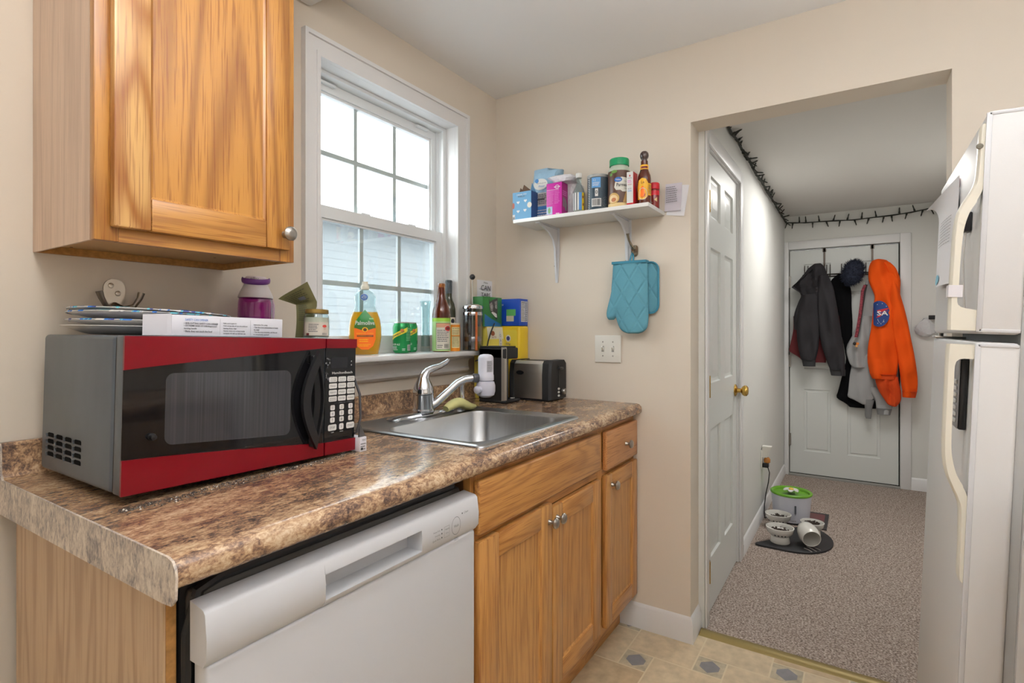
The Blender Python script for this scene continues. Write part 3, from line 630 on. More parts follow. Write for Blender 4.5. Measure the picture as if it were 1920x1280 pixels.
# ------------------------------------------------------------------ upper cabinet
t = thing('upper_cabinet', (.61, -.15, 1.376), 'oak wall cabinet with one door hung left of the window', 'cabinet')
UZ = 2.230
b = MB(); b.box((.4035, -.289, 1.376), (.408, -.002, UZ), SIDEU); o = b.build('side_panel', t); o['label'] = 'pale pinkish wood-grain side of the oak cabinet'
b = MB(); b.box((.4085, -.289, 1.392), (.808, -.002, 1.399), mat('cabinet_underside', (176, 138, 92), .6)); b.box((.4085, -.016, 1.376), (.808, -.002, 1.3915), RAWW); b.box((.802, -.289, 1.376), (.808, -.0165, 1.3915), RAWW); b.box((.802, -.289, 1.3995), (.808, -.002, UZ), OAKV); b.box((.4085, -.289, UZ-.016), (.8015, -.002, UZ), RAWW)
for x, y in ((.46, -.03), (.72, -.12)): b.cyl((x, y, 1.3915), (x, y, 1.3922), .003, DARKW, 8)
b.build('carcass', t)
b = MB(); Y = -.3085
b.box((.4035, Y, 1.376), (.442, -.2895, UZ), OAKV, .0015); b.box((.770, Y, 1.376), (.810, -.2895, UZ), OAKV2, .0015); b.box((.442, Y+.0003, 1.376), (.770, -.2895, 1.414), OAKH); b.box((.442, Y+.0003, UZ-.04), (.770, -.2895, UZ), OAKH); b.build('face_frame', t)
o = cab_door('door', t, .427, .786, 1.401, 2.212, -.3290, (.062, .060), (.062, .062), (OAKSW, OAKV2), OAKV2, OAKH); knob(o, .771, -.3293, 1.437, r=.0165)

# cabinet run behind the camera, seen mirrored in the microwave door
t = thing('opposite_cabinet', (.7, -2.05, 0), 'oak base cabinet with stone-look top mirrored in the microwave door', 'cabinet')
b = MB(); b.box((.02, -2.36, .10), (1.345, -1.765, .872), SIDEL); b.build('carcass', t)
b = MB(); b.box((.02, -2.36, .002), (1.345, -1.82, .0995), DARKW); b.build('toe_kick', t)
b = MB(); b.box((.0, -2.38, .8725), (1.352, -1.745, .914), STONE, .008); b.build('worktop', t)
for x0, x1 in ((.04, .46), (.48, .90), (.92, 1.33)):
    b = MB(); b.box((x0, -1.7648, .14), (x1, -1.75, .69), SIDEL, .005); b.build('door', t)
    b = MB(); b.box((x0, -1.7648, .71), (x1, -1.75, .85), SIDEL, .005); o = b.build('drawer', t); knob(o, (x0+x1)/2, -1.7497, .78, (0, 1, 0))

# ------------------------------------------------------------------ microwave
MX, MY, MZ, MW_, MD, MH = .399, -.423, .9269, .517, .335, .272
mw = thing('microwave', (MX, MY, MZ), 'red and black countertop microwave oven with grey sides', 'microwave')
def w(x, y, z): return (MX+x, MY+y, MZ+z)
Z0, Z1 = .005, .005+MH
b = MB(); b.box(w(0, .033, Z0), w(MW_, MD, Z1), MWGRAY, .008, 3); o = b.build('body', mw)
b = MB(); b.box(w(.003, .0288, Z0+.004), w(MW_-.003, .0342, Z1-.004), BLACKM); b.build('seam', mw)
for x in (.03, MW_-.06):
    for y in (.04, MD-.06):
        b = MB(); b.cyl(w(x+.015, y, 0), w(x+.015, y, Z0+.001), .010, RUBBER, 12); b.build('foot', mw)
b = MB()   # louvred vent in the left side: four by four slots with raised lips
for i in range(4):
    for k in range(4):
        yy = .150+i*.0405; zz = .036+k*.0125
        b.prism([(MY+yy, MZ+zz), (MY+yy+.025, MZ+zz), (MY+yy+.027, MZ+zz+.006), (MY+yy+.023, MZ+zz+.0082), (MY+yy+.003, MZ+zz+.0082), (MY+yy, MZ+zz+.006)], MX-.0008, MX+.004, mat('vent_black', (6, 6, 7), .9, spec=.1), 'yz')
        b.tube([w(-.0006, yy+.030, zz-.001), w(-.0022, yy+.030, zz+.006)], .0016, MWGRAY, 6)
b.build('side_vent', mw)
SPL = .423     # door / control panel split
def band(x, top): # red band edges along the front
    if top: return .247 - .0 + (.030*(x/SPL)**.8 if x < SPL else .030) - .012*max(0, 1-x/SPL)
    return .060 - .030*(min(x, SPL)/SPL)**1.3
def front(mb, xa, xb, zf0, zf1, mt, y0, y1, n=16):
    rows = []
    for i in range(n+1):
        x = xa+(xb-xa)*i/n; a, c = zf0(x), zf1(x)
        rows.append([w(x, y0, a), w(x, y0, c), w(x, y1, c), w(x, y1, a)])
    mb.loft(rows, mt)
bt = lambda x: .218+.036*min(1, x/SPL)**.9; bb = lambda x: .066-.031*min(1, x/SPL)**1.25
b = MB(); b.box(w(.001, .003, Z0+.001), w(SPL-.001, .0285, Z1-.001), MWGRAY, .002)
front(b, .001, SPL-.0015, bb, bt, MWGLASS, 0.0015, .0029)
door = b.build('door', mw)
b = MB(); front(b, .0005, SPL-.0015, bt, lambda x: Z1-.001, MWRED, -.002, .0031); b.build('red_trim', door); b = MB(); front(b, .0005, SPL-.0015, lambda x: Z0+.001, bb, MWRED, -.002, .0031); b.build('red_trim', door)
b = MB(); D = Dec(b, planef(w(0, .0015, 0), -PI/2))
D.poly([(u, v-.016*(u-.07)/.26*(1 if v < .14 else .25)) for u, v in rrpts(.070, .082, .332, .210, .014)], MWWIN, 1); b.build('viewing_window', door)
b = MB()   # lens-shaped bow handle
def arc(x0, z0, x1, z1, bulge, n=14): return [(x0+(x1-x0)*i/n+bulge*math.sin(PI*i/n), z0+(z1-z0)*i/n) for i in range(n+1)]
OUT = arc(.384, .036, .384, .240, -.032)+arc(.384, .240, .384, .036, .034)[1:-1]
OUT = arc(.388, .028, .390, .248, -.040)+arc(.390, .248, .388, .028, .018)[1:-1]
INN = arc(.391, .058, .392, .216, -.022)+arc(.392, .216, .391, .058, .012)[1:-1]
b.ring([(MX+x, MZ+z) for x, z in OUT], [(MX+x, MZ+z) for x, z in INN], MY-.019, MY-.010, BLACK)
for z in (.040, .226): b.box(w(.380, -.0105, z-.007), w(.398, .0012, z+.012), BLACK, .003)
b.build('handle', door)
b = MB(); b.lathe([(.006, 0), (.0065, .004), (.005, .010), (0, .011)], BLACK, M=Matrix.Translation(w(.048, .0012, .100)) @ Matrix.Rotation(PI/2, 4, 'X'), n=14); b.build('door_bumper', door)
b = MB(); b.box(w(SPL+.001, .003, Z0+.001), w(MW_-.001, .0285, Z1-.001), MWGRAY, .002); front(b, SPL+.0015, MW_-.001, bb, bt, MWGLASS, .0005, .0029, 4); pan = b.build('control_panel', mw)
b = MB(); front(b, SPL+.0015, MW_-.0005, bt, lambda x: Z1-.001, MWRED, -.003, .0031, 3); b.build('red_trim', pan); b = MB(); front(b, SPL+.0015, MW_-.0005, lambda x: Z0+.001, bb, MWRED, -.003, .0031, 3); b.build('red_trim', pan)
b = MB(); D = Dec(b, planef(w(SPL, .0005, 0), -PI/2))
for r, row in enumerate((('Time\nCook', 'Time\nDefrost', 'Weight\nDefrost'), ('Timer', 'Clock', 'Kitchen\nTimer'), ('Popcorn', 'Pizza', 'Potato'), ('Frozen\nEntree', 'Beverage', 'Reheat'))):
    for c, s in enumerate(row):
        u = .0245+.0275*c; v = .180-.0152*r; D.rrect(u-.012, v-.006, u+.012, v+.006, .003, PRINTW, 1)
        D.text(s.split('\n')[0], u, v+(.0018 if '\n' in s else 0), .0024 if '\n' in s else .003, INK, lay=2, w=.017)
        if '\n' in s: D.text(s.split('\n')[1], u, v-.0026, .0024, INK, lay=2, w=.017)
D.text('EXPRESS COOK', .052, .1245, .002, PRINTG, w=.022); D.rect(.028, .1242, .039, .1246, PRINTG); D.rect(.066, .1242, .085, .1246, PRINTG)
for r, row in enumerate(('123', '456', '789')):
    for c, s in enumerate(row):
        u = .0245+.0275*c; v = .114-.0145*r; D.rrect(u-.0068, v-.006, u+.0068, v+.006, .0032, PRINTW, 1); D.text(s, u, v, .006, INK, lay=2)
for u, s, wd in ((.0245, 'STOP', .0125), (.052, '0', .0068), (.0795, 'START', .0125)):
    D.rrect(u-wd, .060, u+wd, .0745, .004, PRINTW, 1); D.text(s, u, .067, .0044, INK, lay=2)
D.text('CLEAR', .0245, .056, .002, PRINTW); D.text('POWER', .052, .056, .002, PRINTW)
b.build('keypad', pan)
b = MB(); D = Dec(b, planef(w(SPL, .0005, 0), -PI/2)); D.text('HamiltonBeach', .0515, .1955, .0058, PRINTW, w=.062); b.build('lettering', pan)
b = MB(); D = Dec(b, planef(w(SPL, .0005, 0), -PI/2)); D.rrect(.018, .206, .086, .232, .003, mat('display_dark', (30, 30, 33), .12), 1)
for v in (.213, .222): D.ell(.0795, v, .0014, .0014, PRINTW)
b.build('display', pan)
# wear marks at the split
b = MB(); D = Dec(b, planef(w(SPL, -.0002, 0), -PI/2))
for k in range(16): D.ell(.007+random.uniform(-.005, .006), .212+random.uniform(-.03, .022), random.uniform(.0008, .003), random.uniform(.0012, .004), mat('worn_grey', (92, 92, 94), .5), n=7)
b.build('scuff_mark', pan)
for o in [c for c in bpy.data.objects if c.parent and (c.parent == mw or c.parent.parent == mw)]: o.data.transform(Matrix.Diagonal((.963, 1.09, 1.0, 1)))
MW_, MD, Z1 = MW_*.963, MD*1.09, Z1*1.0
# its cord, hanging in a bow at the right side
b = MB(); b.tube([(.920, -.33, 1.145), (.938, -.36, 1.12), (.951, -.378, 1.06), (.953, -.38, 1.0), (.946, -.376, .965), (.935, -.36, .95)], .0034, mat('grey_cord', (70, 68, 70), .45), 8)
b.build('power_cord', mw)
t = thing('foil_box', (.919, -.412, .9145), 'small white printed carton tucked behind the right end of the microwave', 'box')
b = MB(); b.box((.900, -.440, .9147), (.921, -.385, .950), CARDW, .001); o = b.build('carton', t)
b = MB(); D = Dec(b, planef((.9105, -.440, .933), -PI/2)); D.lines(-.009, -.015, .009, .004, 3, INKG); D.rect(-.009, -.014, -.002, -.008, INK, 4); D.text('MINT', .002, .010, .005, INKG, w=.012); b.build('print', o)
b = MB(); b.prism([(.9005, .9505), (.921, .9505), (.904, .984)], -.436, -.432, mat('dull_grey_metal', (108, 108, 110), .4, .8)); t = tag(b.build('metal_bracket'), 'dull grey metal triangle resting on the small carton', 'bracket'); recenter(t)
b = MB(); CR = [mat('crumb_dark', (44, 38, 34), .9), mat('crumb_grey', (98, 92, 84), .9), mat('crumb_white', (206, 204, 198), .6)]
for k in range(900):
    u = random.random(); x = .40+.50*u; y = -.424-abs(random.gauss(0, .014))-(.012 if u < .25 else 0)+(.0 if u < .9 else .01); r = random.uniform(.0006, .0023)
    if u < .12: x -= random.uniform(0, .02)
    c = random.choices(CR, (6, 4, .7))[0]; b.add([(x-r, y, .9144), (x, y-r, .9144), (x+r, y, .9144), (x, y+r, .9144), (x, y, .9144+r)], [(0, 1, 4), (1, 2, 4), (2, 3, 4), (3, 0, 4)], c)
t = tag(b.build('crumbs'), 'dark crumbs and grit along the front foot of the microwave', 'crumbs', kind='stuff'); recenter(t)

# ------------------------------------------------------------------ on top of the microwave
MT = MZ+Z1
PW = mat('paper_plate_white', (224, 222, 220), .6); BLU = mat('print_blue', (50, 110, 190), .5); TEAL = mat('print_teal', (110, 190, 205), .5); NAVY = mat('print_navy', (70, 74, 130), .5); BRN = mat('print_brown_line', (70, 56, 50), .5)
def plate(name, c, R, tilt, label, patt, depth=.016, wob=.0):
    n = 64; M = Matrix.Translation(c) @ Euler(tilt).to_matrix().to_4x4()
    def f(r, z): return [(r*(1+wob*math.sin(3*a+1))*math.cos(a), r*(1+wob*math.sin(3*a+1))*math.sin(a), z+(.0012*math.sin(a*32) if r > R*.72 else 0)+wob*.06*math.sin(2*a)*(r/R)) for a in [2*PI*i/n for i in range(n)]]
    b = MB(); b.loft([[M @ Vector(p) for p in f(r, z)] for r, z in ((R*.66, .0012), (R*.72, .0028), (R*.92, depth*.8), (R, depth), (R*1.0, depth+.0012), (R*.92, depth*.8+.0015), (R*.72, .0045), (R*.64, .003))], PW)
    rr_ = random.Random(int(R*1e4)+len(label))
    for k in range(patt):
        a0 = rr_.uniform(0, 2*PI); da = rr_.uniform(.03, .20); m = rr_.choice((BLU, TEAL, NAVY, BLU, TEAL, BRN)); s0, s1 = sorted((rr_.uniform(.05, .95), rr_.uniform(.05, .95)))
        ra, rb_ = R*.74+s0*R*.25, R*.74+s1*R*.25
        zf = lambda r: depth*.8*(r-R*.72)/(R*.2)*(1-(.0028/(depth*.8)))+.0045+.0006 if r < R*.92 else depth*.8+.0022+(depth*.2)*(r-R*.92)/(R*.08)
        if m is BRN: da *= .25
        b.add([M @ Vector((r*math.cos(a)*1.0, r*math.sin(a)*1.0, zf(r)+.0012)) for r, a in ((ra, a0), (ra, a0+da), (rb_, a0+da*1.3), (rb_, a0+da*.5))], [(0, 1, 2, 3)], m)
    for k in range(patt):   # the coloured edge as seen from the side
        a0 = rr_.uniform(0, 2*PI); da = rr_.uniform(.02, .12); m = rr_.choice((BLU, TEAL, NAVY, PW, BLU)); RR = R*1.002
        b.add([M @ Vector((RR*(1+wob*math.sin(3*a+1))*math.cos(a), RR*(1+wob*math.sin(3*a+1))*math.sin(a), z+wob*.06*math.sin(2*a))) for a, z in ((a0, depth-.0012), (a0+da, depth-.0012), (a0+da*1.2, depth+.0018), (a0+da*.2, depth+.0018))], [(0, 1, 2, 3)], m)
    o = tag(b.build(name), label, 'plate', 'paper plates on the microwave'); me = o.data
    T = Vector(c); me.transform(Matrix.Translation(-T)); o.location = T
    return o
_pl = [('paper_plate', (.535, -.172, MT+.0008), .140, (0, 0, 0), 'plain fluted white paper plate at the bottom of the stack', 0, .017, 0),
       ('paper_plate', (.545, -.172, MT+.0165), .142, (.0, .012, .4), 'blue patterned paper plate lying on the plain white plate', 60, .012, .0),
       ('paper_plate', (.550, -.170, MT+.030), .146, (.02, .03, 1.2), 'second patterned paper plate, buckled, below the topmost plate', 50, .012, .01),
       ('paper_plate', (.556, -.168, MT+.0385), .149, (.035, -.01, 2.2), 'topmost teal and blue patterned paper plate, warped', 60, .010, .012)]
for a in _pl:
    plate(*a)
t = thing('can_opener_box', (.62, -.337, MT), 'long white safety can opener carton lying on the microwave front edge', 'box')
b = MB(); b.box((.502, -.360, MT+.0006), (.737, -.317, MT+.0412), CARDW, .0012); o = b.build('carton', t)
b = MB(); b.loft([[(.5015, -.3605, MT+.001), (.5015, -.3605, MT+.0425), (.5005, -.3595, MT+.0425), (.5005, -.3595, MT+.001)], [(.470, -.318, MT+.001), (.470, -.318, MT+.0405), (.471, -.317, MT+.0405), (.471, -.317, MT+.001)]], CARDW); b.build('end_flap', t)
b = MB(); D = Dec(b, planef((.502, -.360, MT), -PI/2)); bl = mat('pale_blue_ink', (96, 130, 190), .6)
D.text('SAFETY CAN OPENER', .024, .0325, .0040, bl, w=.044, align='l', bold=True)
for k, s in enumerate(('\u2022 SIDE-CUTTING SAFETY CAN OPENER', '\u2022 EXTREME EASE OF USE-Ergonomic', '  turning handle', '\u2022 Blade does not touch the food')): D.text(s, .022, .0255-k*.0052, .0036, INK, w=(.066, .064, .024, .054)[k], align='l', bold=True)
for k, s in enumerate(('Safe and hygienic', 'Cuts along side of can rim without', 'leaving sharp edge', 'Opener does not contact inside', 'contents; lid will not fall into can')): D.text(s, .099, .0275-k*.0052, .0034, INK, w=(.028, .052, .028, .046, .048)[k], align='l', bold=True)
for k, s in enumerate(('Instruction For using', '\u2022 Turn the screw anticlockwise to loosen', '  the relief', '\u2022 Turn the screw clockwise, until the can', '  is completely opened')): D.text(s, .165, .0265-k*.0052, .0034, INK, w=(.032, .058, .013, .056, .036)[k], align='l', bold=True)
D.rect(.0925, .004, .0929, .036, PRINTG); D.rect(.158, .004, .1584, .036, PRINTG); b.build('print', o)

t = thing('water_bottle', (.835, -.085, MT), 'purple water bottle with white spout lid and carry strap', 'bottle')
bx, by = .838, -.088
b = MB(); b.lathe([(.040, MT+.0005), (.043, MT+.004), (.043, MT+.092), (.041, MT+.105), (.040, MT+.106)], PURPC, c=(bx, by, 0), n=36)
b.lathe([(.036, MT+.004), (.038, MT+.006), (.038, MT+.055), (0, MT+.056)], mat('purple_water', (176, 80, 170), .15), c=(bx, by, 0), n=28); b.build('body', t)
LW = mat('lid_white', (216, 208, 210), .4); PUR = mat('purple_band', (104, 52, 124), .4)
b = MB(); b.lathe([(.0435, MT+.106), (.0435, MT+.110), (.040, MT+.120), (.031, MT+.139), (.0275, MT+.146), (.0275, MT+.160), (.024, MT+.164), (0, MT+.165)], LW, c=(bx, by, 0), n=32); o = b.build('lid', t)
b = MB(); az = facing((bx, by)); pts = []
for i in range(21):
    a = az-1.75+3.5*i/20; rr2 = .033; pts.append((bx+rr2*math.cos(a), by+rr2*math.sin(a), MT+.147+.010*(1-math.cos((i-10)/10*1.5))))
b.tube(pts, .0075, PUR, 10, flat=.38); b.build('carry_strap', o)
b = MB(); D = Dec(b, cylf((bx, by, MT+.158), .0276, az), .006); D.text('ello', -.004, .0, .006, PRINTG, w=.020); b.build('lettering', o)
b = MB()
b.tube([(bx+.041, by-.01, MT+.002), (bx+.045, by-.012, MT+.05), (bx+.045, by-.012, MT+.09), (bx+.040, by-.01, MT+.106)], .004, mat('pink_edge', (216, 190, 214), .3), 8); b.build('side_rib', t)

t = thing('foil_pouch', (.875, -.235, MT), 'olive printed packet standing bent over on the microwave', 'packet')
OL = mat('olive_foil', (104, 100, 66), .42, .2); OLD = mat('olive_print', (70, 68, 46), .5)
b = MB()
def sheet(u, v):   # v: up the packet, folds toward the left and viewer at the top
    wd = .5-u; 
    if v < .62: s = v/.62; x = .884+.024*(1-u*2)*-1*(1.05-.12*math.sin(PI*s)); y = -.235+.010*math.cos(u*PI)*s-.010*s; z = MT+.001+.090*s
    else: s = (v-.62)/.38; x = .884+.024*(2*u-1)-.050*s+.010*s*(2*u-1); y = -.245+.010*math.cos(u*PI)-.012*s; z = MT+.091+.030*s-(.018*(1-u))*0+.012*s*(2*u-1)+(.018*(2*u-1))*(.3+.4*s)
    return (x, y, z)
th = lambda p, d: (p[0]+d*.3, p[1]+d, p[2])
b.grid(lambda u, v: sheet(u, v), 8, 24, OL); b.grid(lambda u, v: th(sheet(u, v), .007*math.sin(PI*u)**.5+.0008), 8, 24, OL); o = b.build('packet', t)
b = MB()
def onsheet(u, v, d): p = sheet(u, v); return (p[0]-.001, p[1]-.0009-d, p[2])
old = None
D = Dec(b, lambda u, v, d: onsheet(u, v, d)); D.lines(.12, .30, .55, .60, 9, OLD); D.lines(.10, .66, .80, .95, 7, OLD); D.rect(.66, .06, .93, .34, mat('barcode_grey', (168, 168, 178), .5), nu=3, nv=4)
for k in range(9): D.rect(.68, .08+k*.028, .91, .08+k*.028+random.choice((.008, .014)), INKG, 5)
D.rrect(.38, .72, .62, .80, .03, INKG, 4); b.build('print', o)
b = MB(); b.loft([[(.914, -.236, MT+.001), (.917, -.238, MT+.001), (.917, -.228, MT+.001), (.914, -.228, MT+.001)], [(.906, -.236, MT+.03), (.909, -.238, MT+.03), (.909, -.228, MT+.03), (.906, -.228, MT+.03)], [(.906, -.238, MT+.06), (.908, -.240, MT+.06), (.908, -.230, MT+.06), (.906, -.230, MT+.06)]], PAPER); b.build('white_backing', t)

# hook on the wall behind the plates
t = thing('double_wall_hook', (.545, 0, 1.29), 'brushed metal double coat hook on the wall above the paper plates', 'hook')
hk = mat('aged_pewter', (206, 198, 186), .3, 1.0)
b = MB(); b.prism(rrpts(.528, 1.262, .572, 1.332, .0215), -.0045, -.0005, hk, 'xz'); b.build('back_plate', t)
for x, z in ((.543, 1.316), (.557, 1.298)):
    b = MB(); b.lathe([(.0062, 0), (.0055, .0025), (.002, .0035), (0, .0035)], hk, M=Matrix.Translation((x, -.0046, z)) @ Matrix.Rotation(PI/2, 4, 'X'), n=14); b.build('screw', t)
for sx in (-1, 1):
    b = MB(); b.tube([(.550, -.006, 1.272), (.550+sx*.012, -.022, 1.262), (.550+sx*.028, -.034, 1.268), (.550+sx*.038, -.038, 1.286), (.550+sx*.042, -.038, 1.300)], [.006, .006, .0055, .006, .0075], mat('dark_pewter', (126, 118, 108), .3, 1.0), 10); b.build('prong', t)

# the microwave leans: its left feet stand a little higher, and what stands on it leans with it
LEAN = Matrix.Translation((MX+MW_, 0, .9149)) @ Matrix.Rotation(.024, 4, 'Y') @ Matrix.Translation((-(MX+MW_), 0, -MZ-.0003))
def lean(o):
    M = LEAN @ Matrix.LocRotScale(o.location, o.rotation_euler, None); o.location = M.to_translation(); o.rotation_euler = M.to_euler()
# jar on the microwave's far right corner
c = (.880, -.292, MT+.0006)
t = thing('glass_jar', c, 'small glass jar with gold lid and paper label on the right end of the microwave', 'jar')
b = MB(); b.lathe([(.028, 0), (.031, .003), (.0315, .010), (.0315, .050), (.030, .056), (.0275, .060), (.0275, .064)], GLASS, c=c, n=32); b.lathe([(.027, .003), (.0295, .006), (.0297, .052), (0, .053)], mat('creamy_contents', (214, 206, 186), .6), c=c, n=24); b.build('glass_body', t)
b = MB(); b.lathe([(.0285, .062), (.0290, .0635), (.0290, .0715), (.0275, .073), (0, .073)], mat('gold_lid', (148, 122, 66), .35, .7), c=c, n=32); b.build('lid', t)
b = MB(); D = Dec(b, cylf((c[0], c[1], c[2]), .0318, facing(c)), .006); D.rect(-.034, .006, .034, .040, mat('label_cream', (206, 196, 182), .6), nu=14)
D.lines(-.020, .014, .006, .036, 5, INKG); D.ell(.020, .030, .006, .0035, mat('label_red', (190, 60, 50), .6), 3); D.text('JAM', .020, .0225, .003, mat('label_red', (190, 60, 50))); D.rect(-.026, .006, -.018, .012, mat('label_maroon', (110, 40, 40), .6), 3); D.bars(.014, .008, .026, .013, INKG, n=10); b.build('label', t)
for o in list(bpy.data.objects):
    if o.parent is None and o.name.split('.')[0] in ('microwave', 'paper_plate', 'can_opener_box', 'water_bottle', 'foil_pouch', 'glass_jar'): lean(o)

# ------------------------------------------------------------------ window sill
SZ = 1.1262
def translucent(name, col, tw=.55, rough=.2, clear=.55):
    m = bpy.data.materials.new(name); m.use_nodes = True; nt = m.node_tree; bs = nt.nodes['Principled BSDF']; out = nt.nodes['Material Output']
    bs.inputs['Base Color'].default_value = (*lin(col), 1); bs.inputs['Roughness'].default_value = rough
    tr = nt.nodes.new('ShaderNodeBsdfTranslucent'); tr.inputs[0].default_value = (*lin(col), 1); mx = nt.nodes.new('ShaderNodeMixShader'); mx.inputs[0].default_value = tw
    nt.links.new(bs.outputs[0], mx.inputs[1]); nt.links.new(tr.outputs[0], mx.inputs[2])
    tp = nt.nodes.new('ShaderNodeBsdfTransparent'); tp.inputs[0].default_value = (*lin(col), 1); m2 = nt.nodes.new('ShaderNodeMixShader'); m2.inputs[0].default_value = clear
    nt.links.new(mx.outputs[0], m2.inputs[1]); nt.links.new(tp.outputs[0], m2.inputs[2]); nt.links.new(m2.outputs[0], out.inputs[0]); MATS[name] = m; return m
def bodyf(c, prof, sx, sy, az):
    """Surface of a lathe body with half-axes r*sx (along x) and r*sy (along y); u runs around from azimuth az."""
    def rad(z):
        for (r0, z0), (r1, z1) in zip(prof, prof[1:]):
            if z0 <= z <= z1 and z1 > z0: return r0+(r1-r0)*(z-z0)/(z1-z0)
        return prof[-1][0] if z > prof[-1][1] else prof[0][0]
    def f(u, v, d):
        r = rad(v); a = az+u/(max(p[0] for p in prof)*max(sx, sy)*.92)
        return (c[0]+(r*sx+d)*math.cos(a), c[1]+(r*sy+d)*math.sin(a), c[2]+v)
    return f
# dish soap
c = (1.300, -.012, SZ); ROT = facing(c)+PI/2
t = thing('dish_soap_bottle', c, 'clear bottle of orange dish soap with green label on the window sill', 'bottle', rot=(0, 0, ROT)); c = (0, 0, 0)
P = [(.040, 0), (.046, .003), (.052, .030), (.0565, .065), (.0565, .095), (.052, .125), (.043, .150), (.036, .166), (.0345, .176), (.037, .192), (.037, .205), (.030, .217), (.018, .226), (.0125, .229)]
b = MB(); b.lathe(P, GLASS, c=c, n=40, sy=.56); b.build('bottle_body', t, world=False)
PL = [(r*.965, z) for r, z in P if z <= .150 and z > 0]
b = MB(); b.lathe([(.036, .0025)]+PL+[(.0, .1505)], translucent('orange_soap', (255, 206, 76), .6, clear=.6), c=c, n=40, sy=.56); b.build('soap', t, world=False)
b = MB(); b.lathe([(.0125, .228), (.0145, .230), (.0145, .240), (.012, .243), (.010, .252), (.0105, .256), (0, .257)], mat('ivory_cap', (232, 228, 210), .4), c=c, n=24); b.build('cap', t, world=False)
b = MB(); az = -PI/2; D = Dec(b, bodyf(c, P, 1.0, .56, az), .006); GR = mat('label_green', (38, 128, 56), .4); GR2 = mat('label_dark_green', (52, 100, 30), .4); ORG = mat('label_orange', (248, 118, 34), .4); YEL = mat('label_yellow', (252, 196, 40), .4)
def leafpts(u, v0, v1, hw, n=10):
    L_ = [(u-hw*math.sin(PI*min(1, (i/n))*.5)**.9, v1-(v1-v0)*i/n) for i in range(n+1)]
    return L_+[(2*u-x, y) for x, y in reversed(L_[1:])]
D.poly(leafpts(.0, .096, .158, .036), GR, 1)
D.poly([(-.036, .092), (-.018, .096), (0, .088), (.018, .096), (.036, .092), (.036, .055), (.028, .032), (.012, .020), (-.012, .020), (-.028, .032), (-.036, .055)], ORG, 2)
D.poly([(-.035, .096), (0, .084), (.035, .096), (.030, .106), (-.030, .106)], GR2, 3)
D.text('Palmolive', 0, .112, .0145, PRINTW, w=.064, lay=5, bold=True); D.rect(.014, .124, .030, .129, mat('label_pale_green', (150, 200, 140)), 4)
D.ell(0, .089, .009, .008, YEL, 5); D.ell(0, .0885, .0055, .0055, mat('label_brown', (96, 52, 20)), 6)
D.rect(-.025, .064, .026, .0695, mat('label_maroon', (110, 40, 40)), 4); D.text('POWERFUL CLEAN', 0, .0668, .003, YEL, w=.044, lay=6); D.text('ESSENTIAL CLEAN', 0, .0755, .004, YEL, w=.052, lay=5); D.lines(-.018, .045, .018, .058, 2, YEL, 5); D.lines(-.022, .030, .022, .040, 2, YEL, 5)
b.build('front_label', t, world=False)
b = MB(); D = Dec(b, bodyf(c, P, 1.0, .56, az), .006); bu = mat('label_blue', (24, 96, 170), .4); D.ell(-.004, .2015, .0185, .0125, PRINTW, 1); D.ell(-.004, .2015, .0172, .0112, bu, 2); D.text('50%', -.004, .207, .004, PRINTW, w=.012, lay=3); D.text('MORE', -.004, .201, .006, PRINTW, w=.024, lay=3, bold=True); D.text('POWER', -.004, .195, .0035, PRINTW, w=.018, lay=3); b.build('blue_sticker', t, world=False)

# two soda cans
SG = mat('can_green', (20, 128, 66), .25, .35); ALU = mat('aluminium', (200, 202, 204), .25, 1.0); YB = mat('can_yellow', (232, 208, 50), .4)
def can(c, label, turn):
    t = thing('soda_can', c, label, 'can', 'green soda cans on the window sill')
    P = [(.024, 0), (.027, .002), (.0325, .010), (.0325, .098), (.0315, .103), (.0275, .113), (.0272, .116), (.0262, .117)]
    b = MB(); b.lathe(P[1:-2], SG, c=c, n=36, cap=False); b.lathe([(0, .004), (.022, .003), (.0235, 0), (.027, .002)], ALU, c=c, n=36, cap=False); b.build('can_body', t)
    b = MB(); b.lathe([(.0275, .113), (.0278, .1165), (.0268, .1175), (.0255, .116), (.0245, .112), (0, .112)], ALU, c=c, n=36, cap=False); b.build('rim', t)
    b = MB(); D = Dec(b, cylf(c, .0326, facing(c)+turn), .006); D.poly([(-.060+.004*i, .046+.0018*i) for i in range(21)]+[(-.060+.004*i, .062+.0018*i) for i in range(20, -1, -1)], YB, 1)
    D.text('Schweppes', -.022, .0705, .011, INK, w=.056, lay=3, rise=.45, bold=True); D.ell(-.002, .086, .007, .006, mat('can_red', (196, 120, 60)), 3)
    D.text('GINGER ALE', -.030, .034, .007, PRINTW, w=.040, lay=2); D.lines(-.048, .012, -.014, .028, 3, PRINTW, 2)
    D.rect(.019, .011, .040, .033, PRINTW, 1, nu=4); D.bars(.0205, .013, .0385, .031, INK, 3, 12); D.lines(.014, .046, .044, .096, 9, mat('can_pale_print', (110, 176, 130)), 2); D.lines(-.002, .010, .012, .020, 2, PRINTW, 2)
    b.build('print', t)
can((1.471, -.020, SZ), 'green soda can nearer the dish soap, its barcode toward the room', .12)
can((1.556, .022, SZ), 'green soda can half hidden behind the other green can', .62)
# vase
c = (1.643, .016, SZ)
b = MB(); b.lathe([(.019, .0005), (.0205, .002), (.0195, .02), (.018, .10), (.0185, .17), (.0215, .200), (.0230, .205), (.0222, .206), (.0198, .198), (.0168, .17), (.0163, .10), (.0172, .022), (0, .020)], GLASS, c=c, n=14)
t = tag(b.build('bud_vase', angle=20), 'tall narrow clear glass vase between the green cans and brown bottle', 'vase'); recenter(t)
